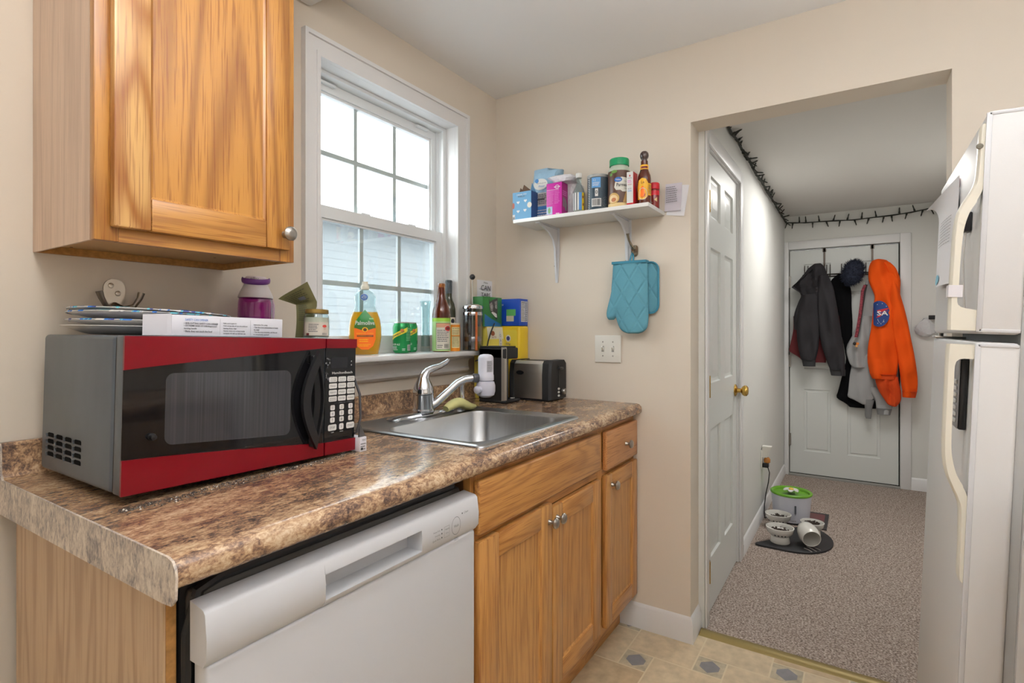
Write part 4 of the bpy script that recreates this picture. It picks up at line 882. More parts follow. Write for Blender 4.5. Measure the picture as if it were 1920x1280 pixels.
# brown bottle
c = (1.672, -.044, SZ)
t = thing('beer_bottle', c, 'brown glass bottle with green and white label on the sill', 'bottle')
P = [(.033, 0), (.0365, .004), (.0365, .150), (.034, .170), (.026, .195), (.0175, .215), (.0150, .235), (.0135, .262), (.0140, .264), (.0150, .266), (.0150, .272), (.0138, .275), (.0122, .276)]
b = MB(); b.lathe(P, glassy('amber_glass', (214, 164, 110), .04, .25), c=c, n=36); b.lathe([(.030, .006), (.0345, .009), (.0345, .15), (.031, .17), (.022, .198), (.0150, .216), (.0125, .240), (.0115, .26), (.011, .26), (.0, .262)], translucent('amber_shade', (156, 96, 46), .5, clear=.3), c=c, n=24); b.build('glass_body', t)
b = MB(); az = facing(c); D = Dec(b, cylf(c, .0367, az), .006); LG = mat('label_lime', (150, 196, 60), .5); LGP = mat('label_pale_lime', (176, 210, 140), .5); CRM = mat('label_white_cream', (216, 210, 196), .5)
D.rect(-.058, .004, .058, .122, LGP, 1, nu=20); D.rect(-.058, .122, .058, .136, LG, 1, nu=20)
D.rect(-.022, .010, .042, .116, mat('label_border', (60, 70, 50)), 2, nu=10); D.rect(-.0205, .0115, .0405, .1145, CRM, 3, nu=10); D.rect(-.0205, .098, .0405, .1145, mat('label_peach', (206, 150, 120)), 4, nu=10)
D.ell(.028, .094, .016, .0125, PRINTW, 5); D.ell(.028, .094, .0145, .011, mat('label_red', (190, 60, 50)), 6); D.ell(.028, .094, .010, .006, mat('label_maroon', (110, 40, 40)), 7)
D.lines(-.016, .040, .034, .090, 7, INKG, 5); D.bars(.012, .016, .034, .032, INK, 5, 12); D.lines(-.016, .016, .006, .030, 2, INKG, 5); b.build('label', t)
# wine bottle
c = (1.792, .016, SZ)
t = thing('wine_bottle', c, 'dark green wine bottle behind the brown bottle in the window corner', 'bottle')
b = MB(); b.lathe([(.028, 0), (.0295, .003), (.0295, .165), (.0285, .180), (.024, .200), (.017, .215), (.0135, .228), (.0130, .250)], mat('dark_green_glass', (58, 58, 40), .08, coat=.3), c=c, n=36); b.build('glass_body', t)
b = MB(); b.lathe([(.0136, .245), (.0138, .252), (.0134, .290), (.0146, .291), (.0146, .300), (.0130, .302), (0, .302)], mat('slate_capsule', (62, 68, 72), .35), c=c, n=24); b.build('capsule', t)
b = MB(); D = Dec(b, cylf(c, .0297, facing(c)), .006); D.rect(-.034, .06, .034, .142, CRM, 1, nu=12); D.ell(-.012, .128, .008, .008, INK, 2); D.ell(.018, .126, .009, .010, INK, 2); D.lines(-.026, .070, .026, .112, 5, INKG, 2); b.build('label', t)
# orange canister
c = (1.763, -.034, SZ)
t = thing('orange_canister', c, 'short orange canister between the brown bottle and french press', 'canister')
ORC = mat('canister_orange', (216, 130, 24), .4)
b = MB(); b.lathe([(.0265, 0), (.0275, .001), (.0275, .113), (.0265, .114), (0, .114)], ORC, c=c, n=32); b.build('canister_body', t)
b = MB(); b.lathe([(.0279, .110), (.0279, .1155), (.0262, .117), (0, .117)], mat('canister_rim', (226, 214, 190), .4), c=c, n=32); b.build('lid', t)
b = MB(); D = Dec(b, cylf(c, .0276, facing(c)), .006); yl2 = mat('label_straw', (218, 204, 150), .5)
D.rect(-.008, .014, .030, .100, yl2, 1, nu=10); D.text('NUTRITION', .011, .094, .005, INK, w=.030, lay=3); D.lines(-.005, .018, .027, .088, 11, INK, 3, fill=.3); D.text('Ac', -.028, .038, .012, mat('label_maroon', (110, 40, 40)), w=.018); D.rect(-.008, .062, .030, .066, ORC, 4, nu=8); b.build('label', t)
# french press
c = (1.836, -.080, SZ)
t = thing('french_press', c, 'glass french press with raised plunger at the right end of the sill', 'coffee press')
b = MB(); b.lathe([(.038, .001), (.041, .004), (.041, .182), (.0425, .186), (.0405, .186), (.0392, .181), (.0392, .006), (0, .005)], GLASSB, c=c, n=36); b.build('beaker', t)
b = MB(); b.lathe([(.0405, .176), (.0440, .177), (.0450, .182), (.0435, .190), (.036, .196), (.012, .199), (0, .199)], CHROME, c=c, n=36); b.build('lid', t)
b = MB()
for z in (.148, .160): pass
b.lathe([(.0418, .150), (.0425, .151), (.0425, .163), (.0418, .164)], CHROME, c=c, n=36, cap=False)
for k in range(4):
    a = facing(c)+.35+k*PI/2; p = Vector((c[0]+.0432*math.cos(a), c[1]+.0432*math.sin(a), 0)); tx = Vector((-math.sin(a), math.cos(a), 0))*.005
    b.add([p-tx+Vector((0, 0, c[2]+.002)), p+tx+Vector((0, 0, c[2]+.002)), p+tx+Vector((0, 0, c[2]+.164)), p-tx+Vector((0, 0, c[2]+.164))], [(0, 1, 2, 3)], mat('copper_strip', (190, 110, 70), .25, .9) if k == 0 else CHROME)
b.build('frame', t)
b = MB(); b.cyl((c[0], c[1], c[2]+.05), (c[0]-.004, c[1], c[2]+.306), .0022, NICKEL, 10); b.lathe([(.0365, .040), (.038, .042), (.038, .058), (.0365, .060), (0, .061)], STEEL, c=c, n=32); o = b.build('plunger', t)
b = MB(); b.lathe([(0, -.0125), (.006, -.011), (.0108, -.006), (.0125, 0), (.0108, .006), (.006, .011), (0, .0125)], BLACK, c=(c[0]-.004, c[1], c[2]+.314), n=20); b.build('knob', o)
b = MB(); a = 1.0; q = lambda r, z: (c[0]+r*math.cos(a), c[1]+r*math.sin(a), c[2]+z)
b.tube([q(.043, .172), q(.066, .170), q(.074, .150), q(.072, .10), q(.062, .075), q(.043, .070)], .0058, BLACK, 10); b.build('handle', t)

# ------------------------------------------------------------------ stack of packages in the corner, coffee maker, toaster
def lbl(par, fn, name='print'):
    b = MB(); D = Dec(b, fn); return b, D
CZ = .9146
t = thing('yellow_pouch', (1.97, -.075, CZ), 'yellow and red printed food pouch standing in the counter corner behind the coffee maker', 'packet')
YP = mat('pouch_yellow', (224, 206, 90), .35); YPT = mat('pouch_white', (222, 220, 200), .35); RP = mat('pouch_red', (190, 30, 46), .35)
b = MB(); b.loft([[(1.908, -.105, CZ), (2.03, -.105, CZ), (2.03, -.040, CZ), (1.908, -.040, CZ)], [(1.905, -.11, CZ+.05), (2.034, -.11, CZ+.05), (2.034, -.036, CZ+.05), (1.905, -.036, CZ+.05)], [(1.905, -.11, CZ+.25), (2.034, -.11, CZ+.25), (2.034, -.036, CZ+.25), (1.905, -.036, CZ+.25)], [(1.908, -.102, CZ+.315), (2.03, -.102, CZ+.315), (2.03, -.045, CZ+.315), (1.908, -.045, CZ+.315)]], YP); b.build('pouch', t)
b = MB(); D = Dec(b, lambda u, v, d: (1.9055+u*.88, -.1105-d+.008*max(0, (v-.25)/.065), CZ+v)); D.d = .0006
D.rect(.0, .26, .138, .312, YPT, 1); D.rect(.0, .225, .141, .26, YP, 1); D.rect(.0, .19, .143, .226, RP, 1); D.ell(.045, .285, .018, .011, mat('pouch_brown', (150, 80, 50)), 2); D.text('SALTED', .052, .268, .008, mat('pouch_brown', (150, 80, 50)), w=.04); D.text('MIX', .03, .208, .016, PRINTW, w=.03); D.ell(.108, .24, .014, .055, PRINTW, 3)
for k, ch in enumerate('OATS'): D.text(ch, .108, .275-k*.021, .013, INKG, lay=5)
b.build('print', t)
t = thing('cat_box', (1.96, -.10, CZ+.3152), 'green carton with a grey cat picture on top of the yellow pouch', 'box')
CG = mat('carton_green', (44, 108, 50), .4); CGL = mat('carton_light_green', (92, 164, 92), .4); CB = mat('carton_blue', (30, 96, 150), .4); z = CZ+.3155
b = MB(); b.box((1.882, -.100, z), (2.026, -.044, z+.130), CG, .001); b.add([(2.0263, -.1001, z), (2.0263, -.044, z), (2.0263, -.044, z+.13), (2.0263, -.1001, z+.13)], [(0, 1, 2, 3)], CGL); o = b.build('carton', t)
b = MB(); D = Dec(b, planef((1.894, -.100, z), -PI/2)); D.poly([(0, 0), (.124, 0), (.124, .012), (.050, .034), (0, .055)], CB, 1)
CAT = mat('cat_fur_dark', (62, 60, 58), .6); CATL = mat('cat_fur_grey', (128, 124, 120), .6); CATW = mat('cat_fur_white', (214, 212, 210), .6)
D.poly([(.030, .125), (.040, .108), (.058, .116), (.080, .124), (.098, .128), (.098, .040), (.090, .028), (.070, .048), (.048, .060), (.036, .080), (.034, .100)], CAT, 2)
D.poly([(.036, .098), (.052, .108), (.064, .090), (.060, .066), (.044, .070)], CATL, 3); D.poly([(.074, .110), (.094, .116), (.096, .080), (.084, .078)], CATL, 3); D.poly([(.048, .062), (.066, .066), (.090, .056), (.094, .040), (.080, .042), (.064, .052)], CATW, 4)
for u, v in ((.052, .086), (.084, .088)): D.ell(u, v, .0055, .006, CATW, 5); D.ell(u, v, .003, .0045, INK, 6)
D.poly([(.062, .066), (.074, .068), (.070, .060)], mat('cat_nose', (92, 60, 58)), 6)
b.build('cat_picture', o)
t = thing('yellow_tub', (2.075, -.125, CZ), 'bright yellow plastic tub against the wall beneath the blue carton', 'tub')
b = MB(); b.box((2.040, -.188, CZ), (2.121, -.058, CZ+.318), mat('tub_yellow', (226, 190, 40), .35), .012, 3); o = b.build('tub_body', t)
b = MB(); D = Dec(b, planef((2.040, -.123, CZ), PI)); D.rrect(-.045, .16, .052, .300, .01, mat('tub_label', (226, 204, 70), .4), 1); D.rect(-.045, .17, .052, .21, RP, 2); D.ell(.004, .262, .014, .016, PRINTW, 2); D.ell(.004, .262, .009, .010, mat('label_navy', (60, 60, 110)), 3); D.text('50g', .004, .236, .012, mat('label_navy', (60, 60, 110)), w=.024); D.text('NATURAL', .004, .19, .010, PRINTW, w=.05, lay=4); D.ell(.004, .216, .02, .012, mat('label_leaf', (120, 160, 60)), 3); b.build('label', o)
t = thing('blue_carton', (2.075, -.125, CZ+.3185), 'blue carton with white nutrition panel on top of the yellow tub', 'box')
z = CZ+.319; b = MB(); b.box((2.046, -.182, z), (2.120, -.064, z+.122), mat('carton_royal_blue', (24, 70, 170), .4), .001); o = b.build('carton', t)
b = MB(); D = Dec(b, planef((2.083, -.182, z), -PI/2)); D.rect(-.022, .018, .012, .112, PRINTW, 1); D.rect(.014, .018, .034, .112, mat('carton_grey_panel', (190, 192, 198)), 1); D.lines(-.020, .022, .010, .108, 12, INK, 2, fill=.35); D.lines(.016, .022, .032, .108, 10, INKG, 2); D.text('FACTS', -.005, .108, .005, INK, w=.024)
b.build('print', o); b = MB(); D2 = Dec(b, planef((2.046, -.123, z), PI)); D2.rect(-.01, .045, .04, .075, CGL, 1); D2.rect(-.01, .02, .03, .045, mat('carton_cream_picture', (206, 196, 170)), 1); D2.text('NEW', -.035, .095, .008, PRINTW, w=.02); b.build('print', o)

# wall note
t = thing('wall_note', (2.03, 0, 1.41), 'small white handwritten note taped to the wall above the cat carton', 'note')
b = MB(); b.grid(lambda u, v: (1.972+.120*u, -.0012-.004*math.sin(PI*u)*v, 1.36+.085*v), 6, 4, PAPER); b.build('paper', t)
b = MB(); D = Dec(b, lambda u, v, d: (1.972+u, -.0055-d, 1.36+v)); D.text('No', .062, .074, .008, INKG, w=.03); D.text('CAN', .060, .050, .024, INK, w=.074, slant=.12); D.text('TABS', .060, .018, .018, INK, w=.072, slant=.1); b.build('handwriting', t)

# coffee maker
t = thing('coffee_maker', (1.87, -.19, CZ), 'black slim coffee maker with a silver corner strip', 'coffee maker')
x0, x1, y0, y1 = 1.818, 1.905, -.252, -.125
b = MB(); b.box((x0-.002, y0-.012, CZ), (x1+.022, y1, CZ+.012), BLACKM, .005); b.build('base', t)
b = MB(); b.loft([[(x0, y1, z), (x0, y0+.012, z), (x0+.004, y0+.002, z), (x0+.050, y0+.012, z), (x0+.056, y0+.030, z), (x0+.056, y1, z)] for z in (CZ+.0125, CZ+.222)], BLACK); b.build('column', t)
b = MB(); b.box((x0+.0, y0-.004, CZ+.180), (x1+.016, y1, CZ+.226), BLACKM, .006, 3); b.box((x0+.0, y0+.004, CZ+.2262), (x1+.010, y1-.004, CZ+.232), RUBBER, .003); b.build('head', t)
b = MB(); b.loft([[(x0-.001, y0+.013, z), (x0+.001, y0-.001, z), (x0+.013, y0-.0045, z), (x0+.013, y0+.006, z)] for z in (CZ+.004, CZ+.229)], mat('satin_strip', (186, 182, 176), .32, .8)); b.build('silver_strip', t)
for k, z in enumerate((.168, .125, .085, .045)):
    b = MB(); b.box((x0+.0565, y0+.022, CZ+z-.004), (x0+.062, y0+.040, CZ+z+.005), NICKEL if k % 2 == 0 else PRINTG, .002); b.build('button', t)
b = MB(); b.lathe([(.020, 0), (.022, .002), (.022, .006), (0, .006)], CHROME, c=(x1-.006, y0+.018, CZ+.0122), n=24); b.build('cup_plate', t)
b = MB(); b.tube([(1.945, -.1165, 1.243), (1.915, -.118, 1.205), (1.895, -.118, 1.165), (1.88, -.118, 1.12), (1.86, -.118, 1.095), (1.80, -.122, 1.085)], .0030, BLACK, 8)
b.build('power_cord', t)
# toaster
t = thing('toaster', (2.03, -.285, CZ), 'stainless and black two slot toaster against the wall', 'toaster')
x0, x1, y0, y1, zt = 1.958, 2.100, -.352, -.212, CZ+.168
b = MB(); b.loft([[(x0-.002+i, y1, CZ+.010), (x0-.004+i, y1, CZ+.12), (x0+.002+i, y1, zt-.012), (x0+.016+i, y1, zt), (x1-.016, y1, zt), (x1, y1, zt-.014), (x1, y1, CZ+.010)] if i == 0 else None for i in (0,)]+[[(x0-.002, y0, CZ+.010), (x0-.004, y0, CZ+.12), (x0+.002, y0, zt-.012), (x0+.016, y0, zt), (x1-.016, y0, zt), (x1, y0, zt-.014), (x1, y0, CZ+.010)]], mat('toaster_steel', (226, 222, 216), .34, 1.0, noise=((160, 3, 3), .1, 2)))
b.build('steel_shell', t)
def endcap(y, yb, s): return [[(x0-.005+s, yy, CZ+.008), (x0-.006+s, yy, CZ+.11), (x0+s, yy, zt-.010), (x0+.014+s, yy, zt+.003), (x1-.014-s, yy, zt+.003), (x1+.003-s, yy, zt-.012), (x1+.003-s, yy, CZ+.008)] for yy in (y, yb)]
b = MB(); b.loft(endcap(y0-.0005, y0-.030, 0)+endcap(y0-.040, y0-.040, .008)[:1], BLACKM); o = b.build('control_end', t)
b = MB(); b.loft(endcap(y1+.0005, y1+.022, 0), BLACKM); b.build('rear_end', t)
b = MB(); b.box((x0, y1+.02, CZ+.0005), (x1, y0-.028, CZ+.0075), BLACK, .003); b.build('base', t)
b = MB()
for x in (x0+.045, x0+.095): b.box((x-.012, y0+.012, zt+.0002), (x+.012, y1-.012, zt+.0012), BLACK)
b.build('slots', t)
b = MB(); b.box((x0+.066, y0-.0415, CZ+.060), (x0+.071, y0-.040, CZ+.150), BLACK); b.box((x0+.052, y0-.056, CZ+.132), (x0+.086, y0-.0418, CZ+.143), BLACK, .004, 3); b.build('lever', o)
for k in range(3):
    b = MB(); b.lathe([(.0085, 0), (.0085, .002), (.0, .003)], PRINTW, M=Matrix.Translation((x0+.068, y0-.040, CZ+.050-k*.0145)) @ Matrix.Rotation(PI/2, 4, 'X') @ Matrix.Diagonal((1, .55, 1, 1)), n=20); b.build('button', o)
b = MB(); b.lathe([(.013, 0), (.013, .009), (.011, .012), (0, .012)], NICKEL, M=Matrix.Translation((x0+.108, y0-.040, CZ+.036)) @ Matrix.Rotation(PI/2, 4, 'X'), n=24); b.build('browning_dial', o)
b = MB(); D = Dec(b, lambda u, v, d: (x0-.0062-d, -.245-u, CZ+.118+v)); D.ell(0, 0, .020, .0095, NICKEL, 3); D.ell(0, 0, .0185, .0082, BLACK, 4); D.text('OVAL', 0, 0, .0045, PRINTG, w=.018, lay=6) if False else None; b.build('badge', t)

# ------------------------------------------------------------------ wall shelf and what stands on it
t = thing('wall_shelf', (2.027, -.52, 1.668), 'white shelf on two white metal brackets on the wall beside the window', 'shelf')
SW = mat('shelf_white', (228, 228, 226), .4); BR = mat('bracket_white_metal', (212, 214, 218), .35)
b = MB(); b.box((1.927, -.815, 1.669), (X1-.001, -.225, 1.684), SW, .001); b.build('board', t)
for y in (-.331, -.664):
    b = MB(); b.prism([(y-.006, 1.425), (y+.006, 1.425), (y+.014, 1.56), (y+.014, 1.6685), (y-.014, 1.6685), (y-.014, 1.56)], X1-.0045, X1-.0008, BR, 'yz'); b.box((1.955, y-.011, 1.6648), (X1-.0048, y+.011, 1.6686), BR, .001)
    b.prism([(X1-.005, 1.66), (1.965, 1.6645), (1.985, 1.658), (2.05, 1.640), (2.088, 1.612), (2.104, 1.575), (2.112, 1.50), (X1-.006, 1.44)], y-.004, y+.004, BR)
    for z in (1.60, 1.50): b.cyl((X1-.0047, y+.010, z), (X1-.0062, y+.010, z), .003, NICKEL, 8)
    b.build('bracket', t)
SH = 1.6843
def fx_(x, y): return facing((x, y))
# blue carton with torn top
t = thing('torn_carton', (1.972, -.262, SH), 'light blue carton with torn open top at the left end of the shelf', 'box')
LB = mat('carton_sky', (96, 152, 190), .45); LBD = mat('carton_sky_dark', (36, 70, 120), .45); KR = mat('kraft_inside', (98, 74, 58), .8)
b = MB(); x0, x1, y0, y1, z1 = 1.942, 1.998, -.306, -.214, SH+.118
b.box((x0, y0, SH), (x0+.0012, y1, z1), LB); b.box((x1-.0012, y0, SH), (x1, y1, z1), LB); b.box((x0+.0012, y0, SH), (x1-.0012, y0+.0012, z1), LBD); b.box((x0+.0012, y1-.0012, SH), (x1-.0012, y1, z1), LB); b.box((x0+.0012, y0+.0012, SH), (x1-.0012, y1-.0012, SH+.001), KR); o = b.build('carton', t)
b = MB(); b.prism([(y1-.002, z1-.004), (y1-.012, z1+.030), (y1-.022, z1+.022), (y1-.030, z1+.042), (y0+.025, z1+.012), (y0+.010, z1-.004)], x1-.012, x1-.0105, KR, 'yz'); b.prism([(x0+.004, z1-.002), (x0+.016, z1+.035), (x1-.004, z1-.002)], y0+.004, y0+.0052, LB, 'xz'); b.build('torn_flap', t)
b = MB(); D = Dec(b, planef((x0, (y0+y1)/2, SH), PI))
D.text('DRINK MIX', 0, .106, .006, PRINTW, w=.05); D.text('MILK', 0, .098, .006, INKG, w=.036)
for u, v in ((-.018, .074), (.018, .078), (-.018, .036), (.016, .038)): D.poly([(u, v-.007), (u+.008, v+.001), (u+.005, v+.006), (u, v+.003), (u-.005, v+.006), (u-.008, v+.001)], PRINTW, 2)
D.ell(.038, .058, .011, .012, CRM, 2); D.ell(-.042, .062, .006, .013, mat('carton_brown_spot', (160, 90, 70)), 2); D.rect(-.046, .004, -.034, .024, PRINTW, 2); D.bars(-.045, .004, -.035, .014, INKG, 3, 8); b.build('print', o)
# flour bag
t = thing('flour_bag', (2.035, -.335, SH), 'tall crumpled blue and white paper bag of baking goods on the shelf', 'bag')
FB = mat('bag_blue', (150, 184, 208), .55, bump=((45, 45, 45), .5, .01)); FW = mat('bag_white', (212, 212, 206), .55); FBD = mat('bag_strong_blue', (70, 130, 190), .5)
def bag(x0, x1, y0, y1, z, tw, sh=0.0, n=24):
    out = []
    for i in range(n):
        a = 2*PI*i/n; cx, cy = (x0+x1)/2, (y0+y1)/2; ca, sa = math.cos(a), math.sin(a)
        f = (abs(ca)**4+abs(sa)**4)**-.25; w_ = 1+tw*math.sin(3*a+z*70)
        out.append((cx+ca*f*(x1-x0)/2*w_, cy+sa*f*(y1-y0)/2*w_+sh, z))
    return out
ZT = SH+.222
b = MB(); b.loft([bag(2.005, 2.085, -.372, -.276, SH+.0005, 0), bag(2.0, 2.09, -.376, -.272, SH+.02, .01), bag(2.0, 2.09, -.376, -.272, SH+.06, .012)], FBD); b.loft([bag(2.0, 2.09, -.376, -.272, SH+.06, .012), bag(2.0, 2.09, -.378, -.272, SH+.118, .015)], FW)
b.loft([bag(2.0, 2.09, -.378, -.272, SH+.118, .015), bag(1.998, 2.09, -.385, -.268, SH+.16, .03), bag(2.005, 2.085, -.392, -.268, SH+.195, .03, -.002), bag(2.015, 2.075, -.402, -.270, SH+.212, .03), [(p[0], p[1], p[2]+(.010 if p[1] > -.34 else -.004)) for p in bag(2.025, 2.065, -.405, -.268, ZT-.004, .02)]], FB); o = b.build('paper_bag', t)
b = MB(); D = Dec(b, lambda u, v, d: (1.9955-d-.001, -.322-u, SH+v)); D.ell(.0, .152, .034, .024, FW, 2); D.ell(-.018, .168, .009, .009, FBD, 3); D.text('All-Purpose', .004, .156, .006, INKG, w=.046, lay=4); D.text('Flour', .006, .144, .008, FBD, w=.03, lay=4); D.lines(-.038, .066, .036, .112, 6, INKG, 2); D.lines(-.038, .014, .036, .046, 3, PRINTW, 2); D.rect(-.02, .086, .02, .090, INK, 3); b.build('print', o)
# white bag lying over the boxes, magenta carton
t = thing('magenta_carton', (1.985, -.43, SH), 'magenta printed carton in front of the blue flour bag', 'box')
MG = mat('carton_magenta', (186, 36, 148), .4); MGD = mat('carton_magenta_dark', (150, 18, 110), .4); MGL = mat('carton_magenta_pale', (206, 116, 184), .5)
b = MB(); x0, x1, y0, y1 = 1.940, 1.992, -.452, -.381; b.box((x0, y0, SH), (x1, y1, SH+.132), MG, .001); b.add([(x0, y0-.0004, SH), (x1, y0-.0004, SH), (x1, y0-.0004, SH+.132), (x0, y0-.0004, SH+.132)], [(0, 1, 2, 3)], MGD); o = b.build('carton', t)
b = MB(); D = Dec(b, planef((x0, (y0+y1)/2, SH), PI)); D.annul(.014, .114, .010, .008, .0022, PRINTW, 2); D.rect(.0, .1125, .028, .1155, PRINTW, 3); D.rect(-.034, .103, .022, .1045, PRINTW, 2); D.lines(-.033, .045, .0, .100, 9, MGL, 2); D.lines(.002, .045, .026, .100, 8, MGL, 2); D.rect(-.035, .004, -.008, .036, mat('carton_pale_blue', (176, 190, 216)), 2); D.ell(-.022, .020, .006, .012, mat('carton_green_leafy', (120, 160, 110)), 3); D.rect(.008, .004, .024, .007, PRINTW, 2)
b.build('print', o); b = MB(); D2 = Dec(b, planef(((x0+x1)/2, y0-.0006, SH), -PI/2)); D2.poly([(-.018, .036), (-.004, .030), (-.004, .070), (-.016, .072)], PRINTG, 2); D2.poly([(.0, .024), (.014, .016), (.018, .044), (.008, .068), (.0, .068)], PRINTG, 2); D2.lines(-.02, .078, .02, .10, 3, MGL, 2); b.build('print', o)
t = thing('white_food_bag', (2.03, -.45, SH), 'crumpled white plastic bag bulging over the magenta carton', 'bag')
b = MB(); PBW = mat('crumpled_white_film', (206, 204, 208), .35, bump=((60, 60, 60), .8, .008))
b.loft([bag(2.0, 2.09, -.485, -.405, SH+.0005, 0), bag(1.997, 2.092, -.488, -.402, SH+.05, .02), bag(1.996, 2.092, -.490, -.400, SH+.120, .03), bag(1.9945, 2.09, -.492, -.399, SH+.1335, .0), bag(1.955, 2.06, -.494, -.398, SH+.1385, .04), bag(1.950, 2.02, -.500, -.392, SH+.150, .05), bag(1.952, 1.992, -.49, -.372, SH+.162, .05), bag(1.96, 1.985, -.45, -.39, SH+.167, .03)], PBW); b.build('film_bag', t)
# small clear bottle
c = (1.962, -.518, SH)
t = thing('clear_bottle', c, 'small clear bottle with white cap and striped label next to the magenta carton', 'bottle')
b = MB(); b.lathe([(.022, 0), (.024, .003), (.024, .080), (.021, .092), (.012, .112), (.0095, .122), (.0095, .142)], GLASS, c=c, n=28); b.lathe([(.018, .003), (.022, .006), (.022, .078), (.0, .08)], mat('cloudy_fill', (196, 190, 176), .3), c=c, n=20); b.build('glass_body', t)
b = MB(); b.lathe([(.0105, .140), (.0125, .141), (.0125, .157), (.0115, .159), (0, .159)], PRINTW, c=c, n=24); b.build('cap', t)
b = MB(); D = Dec(b, cylf(c, .0242, fx_(c[0], c[1])), .006)
for k, m_ in enumerate((PRINTW, INKG, PRINTW, PRINTG, FW, FBD, FBD, mat('label_mustard', (206, 176, 30)), mat('label_mustard', (206, 176, 30)), INKG)): D.rect(-.030+k*.006, .008, -.030+k*.006+.0055, .078, m_, 1, nu=2)
D.ell(.017, .06, .003, .006, mat('label_maroon', (110, 40, 40)), 2); D.ell(.018, .03, .003, .006, mat('label_maroon', (110, 40, 40)), 2); b.build('label', t)
# dark dotted canister
c = (1.987, -.590, SH)
t = thing('dotted_canister', c, 'dark blue dotted cardboard canister with barcode on the shelf', 'canister')
DN = mat('canister_navy', (44, 62, 74), .45); DNB = mat('canister_blue', (86, 148, 204), .45)
b = MB(); b.lathe([(.0405, .001), (.042, .004), (.042, .136), (0, .137)], DN, c=c, n=40); b.build('canister_body', t)
b = MB(); b.lathe([(.0424, .131), (.0435, .133), (.0435, .142), (.0410, .1425), (.0405, .139), (0, .139)], mat('canister_grey_rim', (150, 152, 150), .4), c=c, n=40); b.build('lid', t)
b = MB(); az = fx_(c[0], c[1]); D = Dec(b, cylf(c, .0421, az), .006); D.rect(-.026, .088, .010, .128, DNB, 1, nu=6); D.text('12', -.014, .118, .009, PRINTW, w=.01); D.lines(-.022, .094, .006, .110, 3, PRINTW, 2); D.rect(-.012, .054, .0, .084, PRINTW, 2, nu=3); D.annul(-.006, .070, .004, .007, .002, INK, 3); D.rect(-.026, .014, .012, .046, PRINTW, 2, nu=6); D.bars(-.023, .018, .009, .043, INK, 3, 13)
for i in range(11):
    for j in range(17): D.ell(.016+i*.0035, .012+j*.007+(i % 2)*.0035, .0009, .0014, PRINTG, 2, 6)
D.annul(.032, .032, .017, .020, .0012, PRINTG, 3, 24); D.annul(.032, .032, .010, .012, .0012, PRINTG, 3, 24)
for j in range(18): D.rect(-.048, .008+j*.007, -.036, .0105+j*.007, PRINTW, 2, nu=3)
b.build('label', t)
# parmesan jar
c = (1.990, -.678, SH)
t = thing('cheese_jar', c, 'brown labelled cheese jar with green lid at the middle of the shelf', 'jar')
BRW = mat('jar_brown_label', (88, 62, 52), .35); PCH = mat('jar_cheese', (222, 196, 140), .5)
b = MB(); b.lathe([(.042, .001), (.0435, .004), (.0435, .018)], PCH, c=c, n=40, cap=False); b.lathe([(.0435, .018), (.0438, .019), (.0438, .142), (.0435, .143)], BRW, c=c, n=40, cap=False); b.lathe([(.0435, .143), (.042, .153), (.036, .160), (.034, .166), (0, .167)], mat('jar_frosted', (176, 186, 170), .3), c=c, n=40); b.lathe([(0, .001), (.042, .001)], PCH, c=c, n=40, cap=False); b.build('jar_body', t)
b = MB(); b.lathe([(.0365, .166), (.0380, .167), (.0380, .190), (.0365, .194), (0, .194)], mat('lid_green', (22, 138, 88), .35), c=c, n=40); o = b.build('lid', t)
b = MB(); az = fx_(c[0], c[1]); D = Dec(b, cylf(c, .0439, az), .006); D.poly([(-.020, .078), (-.012, .066), (.004, .066), (.012, .060), (.044, .060), (.044, .112), (.010, .116), (-.006, .112), (-.016, .096)], mat('jar_white_panel', (216, 214, 204), .45), 1)
D.ell(-.004, .106, .015, .0095, mat('label_blue', (24, 96, 170)), 3); D.text('Value', -.004, .106, .007, PRINTW, w=.02, lay=5)
D.text('Parmesan', .016, .086, .013, INK, w=.052, lay=3, bold=True); D.text('Grated', .028, .100, .005, INKG, w=.018, lay=3); D.text('Cheese', .028, .073, .006, INKG, w=.02, lay=3)
D.ell(-.024, .036, .024, .021, mat('jar_gold', (196, 160, 96)), 1); D.ell(-.024, .034, .018, .015, mat('jar_gold_light', (224, 196, 150)), 2); D.ell(-.022, .030, .010, .008, mat('jar_copper', (176, 110, 70)), 3); D.poly([(.014, .020), (.044, .016), (.044, .060), (.026, .062)], mat('jar_tan', (190, 152, 96)), 2)
D.ell(-.020, .138, .012, .006, mat('jar_leaf', (96, 140, 60)), 3); D.ell(-.034, .128, .007, .006, mat('jar_leaf', (96, 140, 60)), 3); b.build('label', t)
# white and red box
t = thing('red_white_carton', (1.972, -.738, SH), 'narrow white carton with red sides between the cheese jar and hot sauce', 'box')
RD = mat('carton_red', (180, 28, 36), .4); x0, x1, y0, y1 = 1.948, 1.995, -.7495, -.724
b = MB(); b.box((x0, y0, SH), (x1, y1, SH+.128), PRINTW, .0008); b.add([(x0, y0-.0004, SH), (x1, y0-.0004, SH), (x1, y0-.0004, SH+.128), (x0, y0-.0004, SH+.128)], [(0, 1, 2, 3)], RD); o = b.build('carton', t)
b = MB(); D = Dec(b, planef((x0, (y0+y1)/2, SH), PI)); D.rect(-.0125, .0, .0125, .010, RD, 1); D.ell(0, .113, .0025, .004, RD, 2); D.text('baking', 0, .104, .005, INK, w=.016); D.lines(-.009, .086, .009, .098, 2, MGL, 2); D.text('SODA', 0, .080, .005, RD, w=.016); D.text('NET WT', 0, .064, .004, INK, w=.014); D.lines(-.008, .052, .008, .060, 2, DNB, 2); b.build('print', o)
